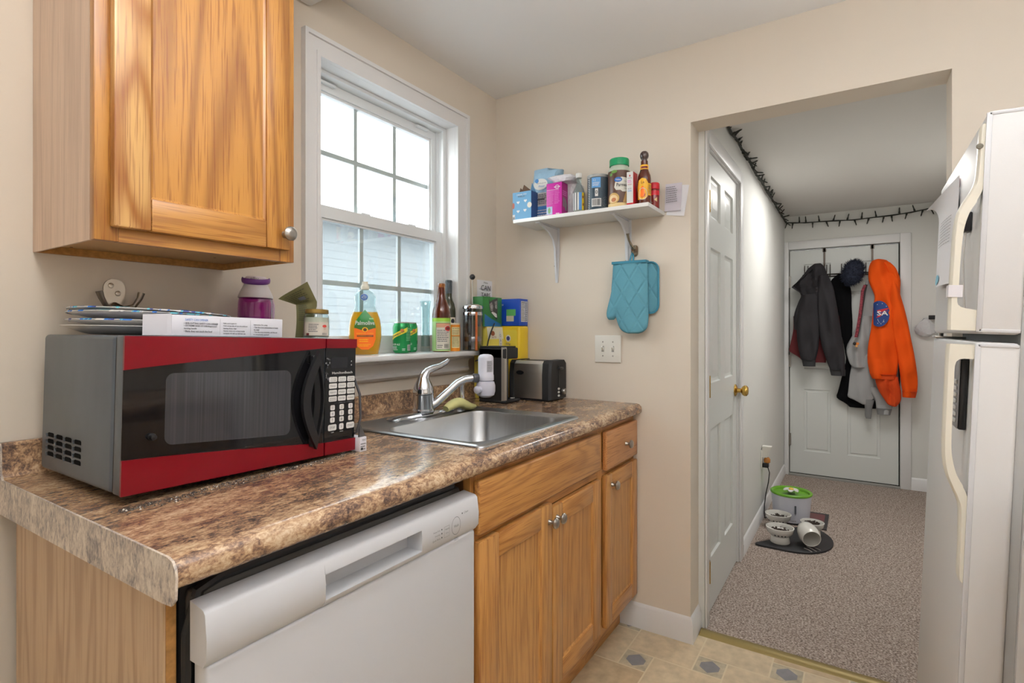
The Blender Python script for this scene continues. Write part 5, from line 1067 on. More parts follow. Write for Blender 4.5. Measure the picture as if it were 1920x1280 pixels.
# hot sauce
c = (1.980, -.782, SH)
t = thing('hot_sauce_bottle', c, 'hot sauce bottle with round wooden stopper and yellow label on the shelf', 'bottle')
b = MB(); P = [(.0235, 0), (.0250, .003), (.0250, .098), (.0235, .112), (.0175, .128), (.0140, .140), (.0130, .158), (.0130, .168)]; b.lathe(P, mat('sauce_brown_glass', (84, 38, 24), .1, coat=.4), c=c, n=36); b.build('glass_body', t)
b = MB(); b.lathe([(.0125, .167), (.0105, .170), (.0105, .174), (.0145, .180), (.0165, .189), (.0150, .198), (.0095, .2045), (0, .206)], mat('dark_wood_stopper', (62, 46, 42), .3, coat=.5), c=c, n=28); b.build('stopper', t)
b = MB(); az = fx_(c[0], c[1]); YL = mat('label_gold', (232, 176, 40), .4); D = Dec(b, cylf(c, .0251, az), .006); D.poly([(-.030, .020), (.004, .020), (.012, .030), (.014, .082), (.006, .096), (-.008, .100), (-.024, .092), (-.032, .070)], YL, 1); D.rect(.014, .034, .036, .080, mat('label_gold_dark', (216, 160, 30), .4), 1, nu=6)
D.text('La', -.006, .084, .010, mat('label_maroon', (110, 40, 40)), w=.012); D.poly([(-.016, .030), (-.004, .028), (.002, .044), (-.004, .070), (-.012, .066)], ORG, 3); D.ell(-.006, .036, .010, .010, mat('label_rust', (170, 80, 50)), 2); D.annul(-.006, .040, .017, .022, .0016, PRINTW, 4); D.lines(.016, .040, .034, .074, 6, INKG, 2)
D3 = Dec(b, cylf(c, .0141, az), .006); D3.rect(-.020, .128, .020, .152, YL, 5, nu=10); D3.rect(-.012, .138, .012, .146, mat('label_maroon', (110, 40, 40)), 6, nu=6); b.build('label', t)
# spices at the right end
c = (1.990, -.8005+.0, SH)
t = thing('tan_spice_jar', (1.972, -.8195+.0, SH), 'small tan spice jar with black and white cap behind the hot sauce', 'jar')
c = (2.022, -.781, SH); c = (2.030, -.772, SH)
t.location = c; b = MB(); b.lathe([(.0165, 0), (.0175, .002), (.0175, .052), (.016, .056)], mat('tan_spice', (176, 140, 100), .5), c=c, n=24); b.build('jar_body', t)
b = MB(); b.lathe([(.0172, .0565), (.0178, .057), (.0178, .064)], BLACK, c=c, n=24, cap=False); b.lathe([(.0178, .064), (.0178, .078), (.016, .080), (0, .080)], PRINTW, c=c, n=24, cap=False); b.build('cap', t)
c = (2.062, -.7925, SH)
t = thing('red_spice_bottle', c, 'red capped spice shaker at the right end of the shelf', 'jar')
b = MB(); b.lathe([(.0195, 0), (.0205, .002), (.0205, .072), (.019, .076)], mat('paprika_red', (120, 34, 30), .25, coat=.3), c=c, n=28); b.build('jar_body', t)
b = MB(); b.lathe([(.0212, .0765), (.0215, .078), (.0215, .098), (.020, .101), (0, .101)], mat('cap_red', (190, 26, 40), .35), c=c, n=28); b.build('cap', t)
b = MB(); D = Dec(b, cylf(c, .0206, fx_(c[0], c[1])), .006); D.rect(-.026, .052, .026, .070, mat('cap_red', (190, 26, 40)), 1, nu=8); D.poly([(.0, .034), (.012, .044), (.012, .026)], PCH, 2); D.lines(-.022, .006, -.006, .048, 6, CRM, 2); b.build('label', t)
# papers on the wall at the shelf's end
t = thing('paper_sheets', (2.12, -.845, 1.68), 'printed white paper sheets tucked against the wall at the right shelf end', 'paper')
def sheetm(mb, y0, z0, wd, ht, an, off, curl, mt): mb.grid(lambda u, v: (X1-.002-off-curl*u*u*(1-.4*v), y0-(u*wd*math.cos(an)-v*ht*math.sin(an)), z0+u*wd*math.sin(an)+v*ht*math.cos(an)), 6, 5, mt)
b = MB(); sheetm(b, -.822, 1.670, .072, .120, -.16, .0005, .004, PAPER); b.build('sheet', t)
b = MB(); sheetm(b, -.8165, 1.684, .066, .108, -.04, .005, .006, mat('paper_lilac', (208, 204, 214), .7)); o = b.build('sheet', t)
b = MB(); D = Dec(b, lambda u, v, d: (X1-.0125-d*2-.004*(u/.066), -.8165-u, 1.684+v)); D.lines(.008, .030, .058, .096, 8, INKG, 2, fill=.3); b.build('print', o)

# ------------------------------------------------------------------ mitt, pad, hook, switch
t = thing('single_wall_hook', (X1, -.692, 1.54), 'small metal hook on the wall just under the right shelf bracket', 'hook')
hk2 = mat('hook_metal', (150, 142, 128), .25, 1.0)
b = MB(); b.prism(rrpts(-.706, 1.515, -.680, 1.562, .012), X1-.004, X1-.0008, hk2, 'yz'); b.build('back_plate', t)
b = MB(); b.tube([(X1-.004, -.690, 1.545), (X1-.020, -.686, 1.556), (X1-.034, -.680, 1.578), (X1-.038, -.676, 1.598), (X1-.040, -.676, 1.606)], [.005, .005, .0048, .0052, .0072], hk2, 10); b.build('upper_prong', t)
b = MB(); b.tube([(X1-.004, -.694, 1.530), (X1-.016, -.693, 1.520), (X1-.028, -.693, 1.522), (X1-.032, -.693, 1.534)], [.005, .0048, .0048, .0062], hk2, 10); b.build('lower_prong', t)
QT = mat('teal_quilted_cloth', (92, 146, 162), .85, spec=.2)
nt = QT.node_tree; bs = nt.nodes['Principled BSDF']; tc = nt.nodes.new('ShaderNodeTexCoord'); N = nt.nodes.new; L = nt.links.new
sep = N('ShaderNodeSeparateXYZ'); L(tc.outputs['Object'], sep.inputs[0]); outs = []
for sg in (1, -1):
    a1 = N('ShaderNodeMath'); a1.operation = 'MULTIPLY_ADD'; a1.inputs[1].default_value = sg*.62; L(sep.outputs[2], a1.inputs[0]); L(sep.outputs[1], a1.inputs[2])
    a2 = N('ShaderNodeMath'); a2.operation = 'MULTIPLY'; a2.inputs[1].default_value = 15.0; L(a1.outputs[0], a2.inputs[0])
    a3 = N('ShaderNodeMath'); a3.operation = 'FRACT'; L(a2.outputs[0], a3.inputs[0])
    a4 = N('ShaderNodeMath'); a4.operation = 'PINGPONG'; a4.inputs[1].default_value = .5; L(a3.outputs[0], a4.inputs[0])
    a5 = N('ShaderNodeMapRange'); a5.inputs[1].default_value = 0; a5.inputs[2].default_value = .12; L(a4.outputs[0], a5.inputs[0]); outs.append(a5)
mn = N('ShaderNodeMath'); mn.operation = 'MINIMUM'; L(outs[0].outputs[0], mn.inputs[0]); L(outs[1].outputs[0], mn.inputs[1])
nn = N('ShaderNodeTexNoise'); nn.inputs['Scale'].default_value = 38; L(tc.outputs['Object'], nn.inputs['Vector'])
ad = N('ShaderNodeMath'); ad.operation = 'MULTIPLY_ADD'; ad.inputs[1].default_value = .7; L(nn.outputs['Fac'], ad.inputs[0]); L(mn.outputs[0], ad.inputs[2])
bp = N('ShaderNodeBump'); bp.inputs['Strength'].default_value = .42; bp.inputs['Distance'].default_value = .008; L(ad.outputs[0], bp.inputs['Height']); L(bp.outputs[0], bs.inputs['Normal'])
def smooth_rows(rows, n):
    """Rows (z, a, b, ...) resampled along z with smooth (Catmull-Rom) interpolation."""
    out = []; m_ = len(rows)
    for k in range(n+1):
        x = k/n*(m_-1); i = min(int(x), m_-2); f = x-i
        P_ = [rows[max(i-1, 0)], rows[i], rows[i+1], rows[min(i+2, m_-1)]]
        out.append(tuple(.5*((2*P_[1][c_])+(-P_[0][c_]+P_[2][c_])*f+(2*P_[0][c_]-5*P_[1][c_]+4*P_[2][c_]-P_[3][c_])*f*f+(-P_[0][c_]+3*P_[1][c_]-3*P_[2][c_]+P_[3][c_])*f**3) for c_ in range(len(rows[0]))))
    return out
def slab_loft(mb, rows, xc, th, mt, n=28, k=26, p=2.6):
    """Flattened cloth body hanging in the yz plane: rows of (z, y_left, y_right), thickness th(z fraction)."""
    R = smooth_rows(rows, k); out = []
    for j, (z, ya, yb) in enumerate(R):
        m_, h = (ya+yb)/2, abs(ya-yb)/2; t_ = th(j/k); row = []
        for i in range(n):
            a = 2*PI*i/n; ca, sa = math.cos(a), math.sin(a); f = (abs(ca)**p+abs(sa)**p)**(-1/p)
            row.append((xc-t_*sa*f, m_+h*ca*f, z))
        out.append(row)
    mb.loft(out, mt)
t = thing('pot_holder', (2.112, -.70, 1.27), 'teal quilted pot holder hanging behind the oven mitt', 'pot holder')
b = MB(); M_ = None
b.loft([[(x, y, z) for y, z in rrpts(-.795+i_, 1.283+i_, -.620-i_, 1.484-i_, .030)] for x, i_ in ((2.105, .006), (2.107, 0), (2.117, 0), (2.1195, .004))], QT); o = b.build('quilted_pad', t)
b = MB(); b.tube([(2.105, y, z) for y, z in rrpts(-.796, 1.282, -.619, 1.485, .030)], .004, mat('teal_binding', (58, 124, 146), .85), 8, closed=True); b.build('binding', t)
t = thing('oven_mitt', (2.085, -.69, 1.20), 'teal quilted oven mitt hanging from the small wall hook', 'oven mitt')
b = MB(); slab_loft(b, [(1.489, -.616, -.759), (1.44, -.613, -.760), (1.36, -.608, -.762), (1.30, -.622, -.763), (1.26, -.630, -.763), (1.225, -.643, -.758), (1.207, -.660, -.742), (1.200, -.680, -.722)], 2.083, lambda f: .0175*(1-.75*max(0, (f-.86)/.14)**2), QT); b.build('mitt_body', t)
b = MB(); slab_loft(b, [(1.395, -.612, -.650), (1.36, -.606, -.650), (1.32, -.595, -.648), (1.29, -.588, -.638), (1.268, -.589, -.628), (1.256, -.597, -.617)], 2.083, lambda f: .0150*(1-.7*max(0, (f-.75)/.25)**2), QT, 20, 16); b.build('thumb', t)
b = MB(); b.loft([[(2.083+dx*1.06, y, z) for dx, y in ((-.0185, -.616), (-.0185, -.759), (.0175, -.759), (.0175, -.616))] for z in (1.482, 1.492)], mat('teal_binding', (58, 124, 146), .85)); b.build('cuff_band', t)
b = MB(); b.tube([(2.083, -.686, 1.490), (2.088, -.690, 1.512), (2.094, -.693, 1.526), (2.094, -.697, 1.520), (2.088, -.700, 1.505), (2.083, -.700, 1.490)], .0035, mat('teal_binding', (58, 124, 146), .85), 8); b.build('hanging_loop', t)
t = thing('light_switch', (X1, -.575, 1.078), 'white double light switch plate on the wall above the worktop end', 'light switch')
PLW = mat('switch_white', (226, 224, 216), .35)
b = MB(); b.box((X1-.006, -.634, 1.077), (X1-.0006, -.516, 1.192), PLW, .003, 3); o = b.build('plate', t)
for y in (-.553, -.598):
    b = MB(); b.box((X1-.0066, y-.0055, 1.122), (X1-.0058, y+.0055, 1.147), mat('switch_slot', (150, 148, 142), .5)); b.loft([[(X1-.006, y-.0042, 1.128), (X1-.006, y+.0042, 1.128), (X1-.006, y+.0042, 1.142), (X1-.006, y-.0042, 1.142)], [(X1-.017, y-.003, 1.141), (X1-.017, y+.003, 1.141), (X1-.015, y+.003, 1.148), (X1-.015, y-.003, 1.148)]], PLW); b.build('toggle', t)
    for z in (1.105, 1.164):
        b = MB(); b.lathe([(.003, 0), (.003, .0008), (0, .0012)], NICKEL, M=Matrix.Translation((X1-.0061, y, z)) @ Matrix.Rotation(-PI/2, 4, 'Y'), n=10); b.build('screw', t)

# ------------------------------------------------------------------ hall: coats on the end door
def garment(mb, x, rows, th, mt, n=44, k=30, fold=0.006, freq=9.0, seed=0.0, back=.35):
    R = smooth_rows(rows, k); out = []
    for j, (z, ya, yb) in enumerate(R):
        m_, h = (ya+yb)/2, max(.004, abs(ya-yb)/2); t_ = min(th, h*1.1)*(.75+.25*math.sin(PI*min(1, (j+1)/(k*.5)))); row = []
        for i in range(n):
            a = 2*PI*i/n; ca, sa = math.cos(a), math.sin(a); f = (abs(ca)**2.3+abs(sa)**2.3)**(-1/2.3)
            y = m_+h*ca*f; fx2 = 0
            if sa > 0: fx2 = fold*sa*(math.sin(y*PI*freq*2+z*7+seed)+.6*math.sin(y*PI*freq*3.7-z*13+seed*2)+.5*math.sin(z*31+y*23+seed))
            row.append((x-(t_*sa*f if sa > 0 else t_*back*sa*f)-fx2, y, z))
        out.append(row)
    mb.loft(out, mt)
    return R
GM = {
    'jacket_body': (4.965, [(1.751, -1.167, -1.216), (1.717, -1.126, -1.241), (1.655, -1.082, -1.259), (1.6, -1.035, -1.275), (1.567, -1.012, -1.285), (1.546, -1.044, -1.294), (1.499, -1.073, -1.308), (1.443, -1.053, -1.317), (1.332, -1.021, -1.329), (1.22, -1.024, -1.332)]),
    'jacket_lsleeve': (4.935, [(1.505, -1.084, -1.202), (1.431, -1.065, -1.204), (1.282, -1.046, -1.207), (1.158, -1.046, -1.204), (1.058, -1.058, -1.196), (0.99, -1.073, -1.182), (0.973, -1.084, -1.176), (0.928, -1.091, -1.175)]),
    'jacket_rsleeve': (4.925, [(1.648, -1.202, -1.268), (1.55, -1.194, -1.302), (1.427, -1.194, -1.323), (1.329, -1.197, -1.337), (1.207, -1.204, -1.353), (1.11, -1.218, -1.365), (1.013, -1.243, -1.378), (0.935, -1.268, -1.38), (0.911, -1.276, -1.38), (0.863, -1.287, -1.38)]),
    'jacket_lining': (4.985, [(1.332, -1.016, -1.337), (1.232, -1.016, -1.348), (1.157, -1.005, -1.348), (1.082, -0.99, -1.337), (1.041, -0.988, -1.253), (0.994, -1.056, -1.251), (0.955, -1.089, -1.248)]),
    'black_coat': (5.032, [(1.667, -1.332, -1.379), (1.612, -1.279, -1.399), (1.526, -1.268, -1.42), (1.403, -1.295, -1.422), (1.281, -1.316, -1.428), (1.159, -1.358, -1.425), (1.037, -1.379, -1.425), (0.976, -1.384, -1.44), (0.855, -1.358, -1.481), (0.734, -1.332, -1.521), (0.675, -1.321, -1.571), (0.635, -1.379, -1.581), (0.606, -1.41, -1.581)]),
    'gray_hoodie_body': (4.990, [(1.6, -1.516, -1.57), (1.493, -1.496, -1.595), (1.398, -1.481, -1.619), (1.279, -1.466, -1.638), (1.16, -1.42, -1.638), (1.088, -1.389, -1.638), (1.016, -1.391, -1.638), (0.945, -1.42, -1.638), (0.862, -1.41, -1.638), (0.741, -1.4, -1.6), (0.692, -1.397, -1.57), (0.669, -1.44, -1.541), (0.64, -1.491, -1.521)]),
    'gray_sleeve_a': (4.972, [(1.326, -1.481, -1.555), (1.219, -1.471, -1.548), (1.136, -1.44, -1.54), (1.064, -1.392, -1.531), (1.004, -1.395, -1.521), (0.956, -1.41, -1.516), (0.926, -1.43, -1.511)]),
    'gray_cuff_a': (4.986, [(0.778, -1.521, -1.61), (0.686, -1.571, -1.678), (0.639, -1.581, -1.686), (0.61, -1.585, -1.678), (0.574, -1.591, -1.667)]),
    'gray_cuff_b': (4.986, [(0.679, -1.501, -1.571), (0.607, -1.509, -1.556), (0.558, -1.509, -1.553), (0.532, -1.516, -1.549)]),
    'orange_body': (4.922, [(1.752, -1.579, -1.613), (1.741, -1.552, -1.647), (1.7, -1.535, -1.68), (1.64, -1.53, -1.709), (1.581, -1.535, -1.727), (1.511, -1.56, -1.723), (1.464, -1.57, -1.718), (1.394, -1.562, -1.723), (1.301, -1.555, -1.73), (1.208, -1.545, -1.723), (1.091, -1.528, -1.721), (0.985, -1.525, -1.718), (0.915, -1.535, -1.711), (0.88, -1.542, -1.706), (0.851, -1.555, -1.702)]),
    'orange_hood': (4.895, [(1.723, -1.622, -1.665), (1.681, -1.641, -1.698), (1.634, -1.66, -1.716), (1.593, -1.669, -1.727), (1.564, -1.688, -1.729), (1.518, -1.701, -1.727), (1.46, -1.716, -1.727)]),
    'orange_rsleeve': (4.897, [(1.589, -1.646, -1.702), (1.484, -1.657, -1.726), (1.391, -1.665, -1.749), (1.276, -1.674, -1.772), (1.162, -1.688, -1.79), (1.048, -1.707, -1.809), (0.934, -1.721, -1.824), (0.844, -1.73, -1.831), (0.775, -1.738, -1.828), (0.762, -1.742, -1.82), (0.724, -1.74, -1.817)]),
    'orange_lsleeve': (4.925, [(0.867, -1.57, -1.715), (0.809, -1.58, -1.724), (0.752, -1.599, -1.735), (0.694, -1.631, -1.733), (0.659, -1.653, -1.715), (0.646, -1.677, -1.705)]),
}
JK = mat('jacket_charcoal', (48, 46, 49), .8, spec=.3, bump=((30, 30, 18), .3, .006)); JL = mat('jacket_lining_maroon', (96, 28, 32), .7); JC2 = mat('ribbed_charcoal', (54, 54, 56), .9, bump=((20, 420, 20), .4, .003))
BC = mat('black_wool', (14, 14, 16), .95, spec=.15); GY = mat('heather_grey', (158, 158, 158), .9, spec=.2, bump=((60, 60, 40), .25, .004)); GYR = mat('ribbed_grey', (120, 120, 120), .9)
OR = mat('hoodie_orange', (226, 82, 16), .85, spec=.2, bump=((40, 40, 26), .25, .005)); ORD = mat('ribbed_orange', (206, 70, 14), .9, bump=((20, 420, 20), .4, .003))
def piece(name, par, key, th, mt, **k):
    b = MB(); x, rows = GM[key]; garment(b, x, rows, th, mt, **k); return b.build(name, par)
t = thing('over_door_rack', (5.07, -1.40, 1.65), 'dark wire over-door hook rack hung over the end door', 'hook rack')
RK = mat('rack_dark_metal', (84, 76, 70), .35, .8)
for y in (-1.233, -1.559):
    b = MB(); b.box((5.0775, y-.007, 1.74), (5.0805, y+.007, 1.884), RK); b.box((5.0775, y-.013, 1.856), (5.0818, y+.013, 1.8885), RK); b.cyl((5.079, y, 1.655), (5.079, y, 1.76), .004, RK, 8); b.build('strap', t)
b = MB()
for z in (1.655, 1.672): b.cyl((5.072, -1.075, z), (5.072, -1.70, z), .0042, RK, 8)
b.build('rail', t)
for y in (-1.105, -1.262, -1.365, -1.505, -1.60):
    b = MB(); b.tube([(5.071, y-.012, 1.655), (5.068, y-.012, 1.75), (5.066, y+.012, 1.75), (5.068, y+.012, 1.66), (5.060, y+.010, 1.635), (5.051, y+.006, 1.645), (5.047, y+.003, 1.668)], .0032, RK, 8); b.build('hook', t)
t = thing('charcoal_jacket', (4.95, -1.19, 1.75), 'charcoal jacket with maroon lining hanging at the hinge side of the end door', 'jacket')
piece('jacket_body', t, 'jacket_body', .055, JK, seed=1, fold=.016); piece('sleeve', t, 'jacket_lsleeve', .045, JK, seed=2, fold=.010, freq=6); piece('sleeve', t, 'jacket_rsleeve', .05, JK, seed=4, fold=.015, freq=6)
o = piece('lining', t, 'jacket_lining', .012, JL, seed=3, fold=.004); o['label'] = 'maroon lining showing below and between the sleeves'
for rows in ([(.976, -1.082, -1.178), (.925, -1.090, -1.177)], [(.908, -1.275, -1.383), (.86, -1.286, -1.382)]):
    b = MB(); garment(b, 4.925 if rows[0][1] < -1.2 else 4.935, rows, .052, JC2, n=36, k=4, fold=0); b.build('ribbed_cuff', t)
b = MB(); b.loft([[(4.905, -1.150, 1.70), (4.900, -1.158, 1.70), (4.930, -1.158, 1.70), (4.935, -1.150, 1.70)], [(4.885, -1.020, 1.575), (4.88, -1.012, 1.562), (4.92, -1.012, 1.562), (4.925, -1.020, 1.575)], [(4.895, -1.075, 1.52), (4.89, -1.08, 1.51), (4.93, -1.08, 1.51), (4.93, -1.075, 1.52)]], JK); b.build('collar', t)
t = thing('black_coat', (5.0, -1.42, 1.66), 'long black coat between the charcoal jacket and grey hoodie', 'coat')
piece('coat_body', t, 'black_coat', .020, BC, seed=5, fold=.005)
t = thing('fur_hood', (4.93, -1.435, 1.55), 'dark blue-grey furry hood trim bunched at the middle of the rack', 'fur trim')
FU = mat('fur_slate', (44, 48, 62), .9, spec=.2, noise=((50, 50, 50), .4, 3)); fr = random.Random(5)
b = MB(); ce = Vector((4.925, -1.432, 1.662)); ax = Vector((.050, .070, .095))
def ell_pt(th_, ph): return ce+Vector((ax.x*math.sin(th_)*math.cos(ph), ax.y*math.sin(th_)*math.sin(ph)-.012*math.cos(th_), ax.z*math.cos(th_)))
rows = [[ell_pt(PI*(j+.5)/10, 2*PI*i/18) for i in range(18)] for j in range(10)]; b.loft(rows, FU)
for k in range(1500):
    th_ = math.acos(fr.uniform(-1, 1)); ph = fr.uniform(0, 2*PI); p = ell_pt(th_, ph); nrm = (p-ce).normalized()
    d_ = (nrm+Vector((fr.gauss(0, .45), fr.gauss(0, .45), fr.gauss(-.05, .45)))).normalized(); ln = fr.uniform(.012, .032); s_ = d_.orthogonal().normalized()*.0016
    b.add([p-s_, p+s_, p+d_*ln], [(0, 1, 2)], FU)
b.build('fur', t)
t = thing('grey_hoodie', (4.97, -1.55, 1.6), 'light grey hoodie hanging between the black coat and orange hoodie', 'hoodie')
piece('hoodie_body', t, 'gray_hoodie_body', .026, GY, seed=6, fold=.009, freq=7); piece('sleeve', t, 'gray_sleeve_a', .030, GY, seed=8, fold=.009); o = piece('sleeve', t, 'gray_cuff_a', .022, GY, seed=9, fold=.003); piece('ribbed_cuff', t, 'gray_cuff_b', .016, GYR, seed=10, fold=.001)
b = MB(); garment(b, 4.985, [(.618, -1.583, -1.682), (.570, -1.590, -1.670)], .024, GYR, n=32, k=3, fold=0); b.build('ribbed_cuff', t)
t = thing('orange_hoodie', (4.94, -1.64, 1.75), 'bright orange hooded sweatshirt with round blue space emblem on the end door', 'hoodie')
piece('hoodie_body', t, 'orange_body', .06, OR, seed=11, fold=.015, freq=6); piece('hood', t, 'orange_hood', .03, OR, seed=12, fold=.009); piece('sleeve', t, 'orange_rsleeve', .048, OR, seed=13, fold=.016, freq=5); piece('sleeve', t, 'orange_lsleeve', .035, ORD, seed=14, fold=.008, freq=14)
b = MB(); garment(b, 4.920, [(.884, -1.540, -1.707), (.848, -1.556, -1.703)], .057, ORD, n=40, k=3, fold=0); b.build('ribbed_hem', t)
b = MB(); garment(b, 4.895, [(.768, -1.738, -1.828), (.722, -1.739, -1.818)], .047, ORD, n=32, k=3, fold=0); b.build('ribbed_cuff', t)
# emblem printed on the chest, following the cloth
ebr = smooth_rows(GM['orange_body'][1], 60)
def chest_x(y, z):
    for (z0, a0, c0), (z1, a1, c1) in zip(ebr, ebr[1:]):
        if z1 <= z <= z0:
            f = (z0-z)/max(1e-6, z0-z1); a = a0+(a1-a0)*f; c_ = c0+(c1-c0)*f; m_, h = (a+c_)/2, abs(a-c_)/2; u = min(.97, abs((y-m_)/h)); return 4.922-.06*(1-u**2.3)**(1/2.3)
    return 4.865
EC = (-1.596, 1.338)
def emb(u, v, d): y = EC[0]-u; z = EC[1]+v; return (chest_x(y, z)-.010-d, y, z)
b = MB(); D = Dec(b, emb); D.d = .0012; NB = mat('emblem_blue', (34, 62, 122), .7); NR = mat('emblem_red', (190, 40, 52), .7)
NX = 26; LFT = -.034
pts = [(max(LFT, .066*math.cos(2*PI*i/NX)), .097*math.sin(2*PI*i/NX)) for i in range(NX)]
for i in range(NX):      # disc in radial strips so that it follows the cloth
    p, q = pts[i], pts[(i+1) % NX]
    for k in range(4):
        f0, f1 = k/4, (k+1)/4; D._put([(p[0]*f0, p[1]*f0), (p[0]*f1, p[1]*f1), (q[0]*f1, q[1]*f1), (q[0]*f0, q[1]*f0)], [(0, 1, 2, 3)], NB, D.d)
D.poly([(-.014, .026), (.018, .034), (.060, .044), (.058, .034), (.026, .018), (.0, .004)], NR, 3); D.poly([(-.018, -.03), (.0, -.008), (.030, .012), (.058, .026), (.030, .002), (.006, -.022)], NR, 2)
D.text('SA', .022, .004, .034, PRINTW, w=.068, lay=5, bold=True)
for u, v in ((-.01, .07), (.02, .075), (.03, -.06), (-.008, -.07), (.012, -.074), (.045, .055)): D.ell(u, v, .0022, .003, PRINTW, 4, 8)
D._put([(.022*math.cos(a)*r_/.022+.012, .045*math.sin(a)-.024) for a in [PI*1.1+PI*.75*i/12 for i in range(13)] for r_ in (.022, .0195)], [(2*i, 2*i+1, 2*i+3, 2*i+2) for i in range(12)], PRINTW, D.d*4)
o = b.build('round_emblem', t); o['label'] = 'round blue emblem with red swoosh and white letters'
LN = mat('lanyard_plaid', (120, 40, 52), .7, noise=((3, 90, 90), .6, 1))
t = thing('lanyard', (4.90, -1.48, 1.62), 'dark red patterned lanyard with small charms hanging over the grey hoodie', 'lanyard')
b = MB(); b.tube([(4.905, -1.510, 1.560), (4.902, -1.4926, 1.516), (4.900, -1.4856, 1.421), (4.900, -1.4757, 1.326), (4.902, -1.4627, 1.231), (4.904, -1.4506, 1.160)], .010, LN, 8, flat=.22); b.tube([(4.915, -1.518, 1.565), (4.912, -1.505, 1.50), (4.908, -1.492, 1.40), (4.906, -1.476, 1.28), (4.905, -1.455, 1.165)], .009, mat('lanyard_dark', (40, 32, 34), .7), 8, flat=.22); b.build('strap', t)
b = MB(); b.tube([(4.902+.0*i, -1.4506+.012*math.cos(2*PI*i/14), 1.148+.012*math.sin(2*PI*i/14)) for i in range(14)], .0016, NICKEL, 6, closed=True); b.build('ring', t)
for dy, dz, r_, m_ in ((.008, -.030, .013, mat('charm_black', (30, 28, 28), .5)), (-.010, -.030, .012, mat('charm_orange', (206, 122, 50), .5)), (-.004, -.048, .011, mat('charm_tan', (196, 150, 96), .5))):
    b = MB(); b.lathe([(0, -r_), (r_*.7, -r_*.7), (r_, 0), (r_*.7, r_*.7), (0, r_)], m_, c=(4.897, -1.4506+dy, 1.142+dz), n=16, sx=.6); b.build('charm', t)
# crinkled bag on a hook right of the door
t = thing('clear_bag', (5.03, -1.885, 1.17), 'crinkled clear plastic bag hanging on the hall end wall beside the fridge', 'bag')
b = MB(); rg = random.Random(3); rows = []
for j, (z, r_) in enumerate(((1.30, .012), (1.275, .034), (1.245, .060), (1.215, .066), (1.19, .050), (1.172, .02))): rows.append([(5.025-.028*math.sin(2*PI*i/18)*min(1, r_/.05)-.004*rg.random(), -1.888+r_*(1+.22*rg.uniform(-1, 1))*math.cos(2*PI*i/18), z+.006*rg.uniform(-1, 1)) for i in range(18)])
b.loft(rows, BAGC); b.build('film', t)
b = MB(); b.cyl((XE-.001, -1.93, 1.305), (5.022, -1.93, 1.315), .006, BLACKM, 10); b.box((5.016, -1.955, 1.296), (5.034, -1.905, 1.326), BLACKM, .004); b.build('black_hook', t)

# ------------------------------------------------------------------ string lights along the hall ceiling
SLG = mat('string_dark_green', (44, 46, 40), .6)
t = thing('string_lights', (2.7, -.947, 2.17), 'dark string lights draped along the hall wall and above the end door', 'string lights')
path = [(2.66, -.948, 2.168), (2.72, -.952, 2.150), (2.86, -.955, 2.162), (3.02, -.955, 2.145), (3.2, -.955, 2.150), (3.42, -.955, 2.135), (3.66, -.955, 2.142), (3.92, -.955, 2.128), (4.2, -.955, 2.134), (4.5, -.955, 2.122), (4.8, -.955, 2.122), (5.0, -.955, 2.116), (5.045, -.965, 2.118), (5.047, -1.02, 2.110), (5.047, -1.10, 2.106), (5.047, -1.20, 2.102), (5.047, -1.32, 2.095), (5.047, -1.43, 2.092), (5.047, -1.55, 2.094), (5.047, -1.68, 2.096), (5.047, -1.80, 2.108), (5.047, -1.90, 2.120), (5.047, -2.04, 2.138)]
b = MB(); b.tube(path, .0036, SLG, 6); b.tube([(x-.004 if x > 5.03 else x, y-(.006 if x < 5.03 else 0), z+.004*math.sin(i*2.1)) for i, (x, y, z) in enumerate(path)], .0036, SLG, 6); b.build('cord', t)
bm_ = MB(); bm_.lathe([(.0055, 0), (.0055, .014), (.0035, .018), (.0036, .036), (.001, .042)], SLG, n=8); bulb0 = None; rb = random.Random(11)
def at_path(s_):
    L_ = [(Vector(q)-Vector(p)).length for p, q in zip(path, path[1:])]; d_ = s_*sum(L_)
    for (p, q), l in zip(zip(path, path[1:]), L_):
        if d_ <= l: return Vector(p).lerp(Vector(q), d_/l)
        d_ -= l
    return Vector(path[-1])
for k in range(72):
    s_ = (k+.5)/72; p = at_path(s_); on_end = p.x > 5.02
    dv = Vector((-.25, rb.uniform(-.35, .35), rb.choice((1, -1, -1)))) if on_end else Vector((rb.uniform(-.9, .9), -rb.uniform(.25, 1.0), rb.uniform(-1.0, 1.0)))
    q = Vector((0, 0, 1)).rotation_difference(dv.normalized())
    if bulb0 is None: o = bulb0 = bm_.build('bulb', t, world=False)
    else: o = bulb0.copy(); COL.objects.link(o); o.parent = t
    o.location = p-t.location; o.rotation_euler = q.to_euler(); o.scale = (1.1, 1.1, 1.25)

# ------------------------------------------------------------------ outlet, night light, plug and cord
t = thing('wall_outlet', (3.79, -.94, .33), 'white wall outlet low on the hall wall behind the pet bowls', 'outlet')
b = MB(); b.box((3.752, -.9455, .325), (3.828, -.9405, .445), PLW, .002); b.build('plate', t)
t = thing('plug_in_freshener', (3.79, -.96, .37), 'white plug-in air freshener with amber bottle in the hall outlet', 'air freshener')
b = MB(); b.loft([[(3.79+dx*s, -.946-dy, z) for dx, dy in ((-.022, 0), (.022, 0), (.022, .034*q), (-.022, .034*q))] for z, s, q in ((.398, .8, .8), (.415, .9, 1.0), (.445, 1.0, 1.25), (.47, 1.15, 1.6))], PLW); b.build('housing', t)
b = MB(); b.lathe([(.012, .362), (.019, .366), (.020, .385), (.013, .396), (.010, .399)], mat('amber_oil', (176, 112, 36), .15, coat=.4), c=(3.79, -.972, 0), n=20); b.build('oil_bottle', t)
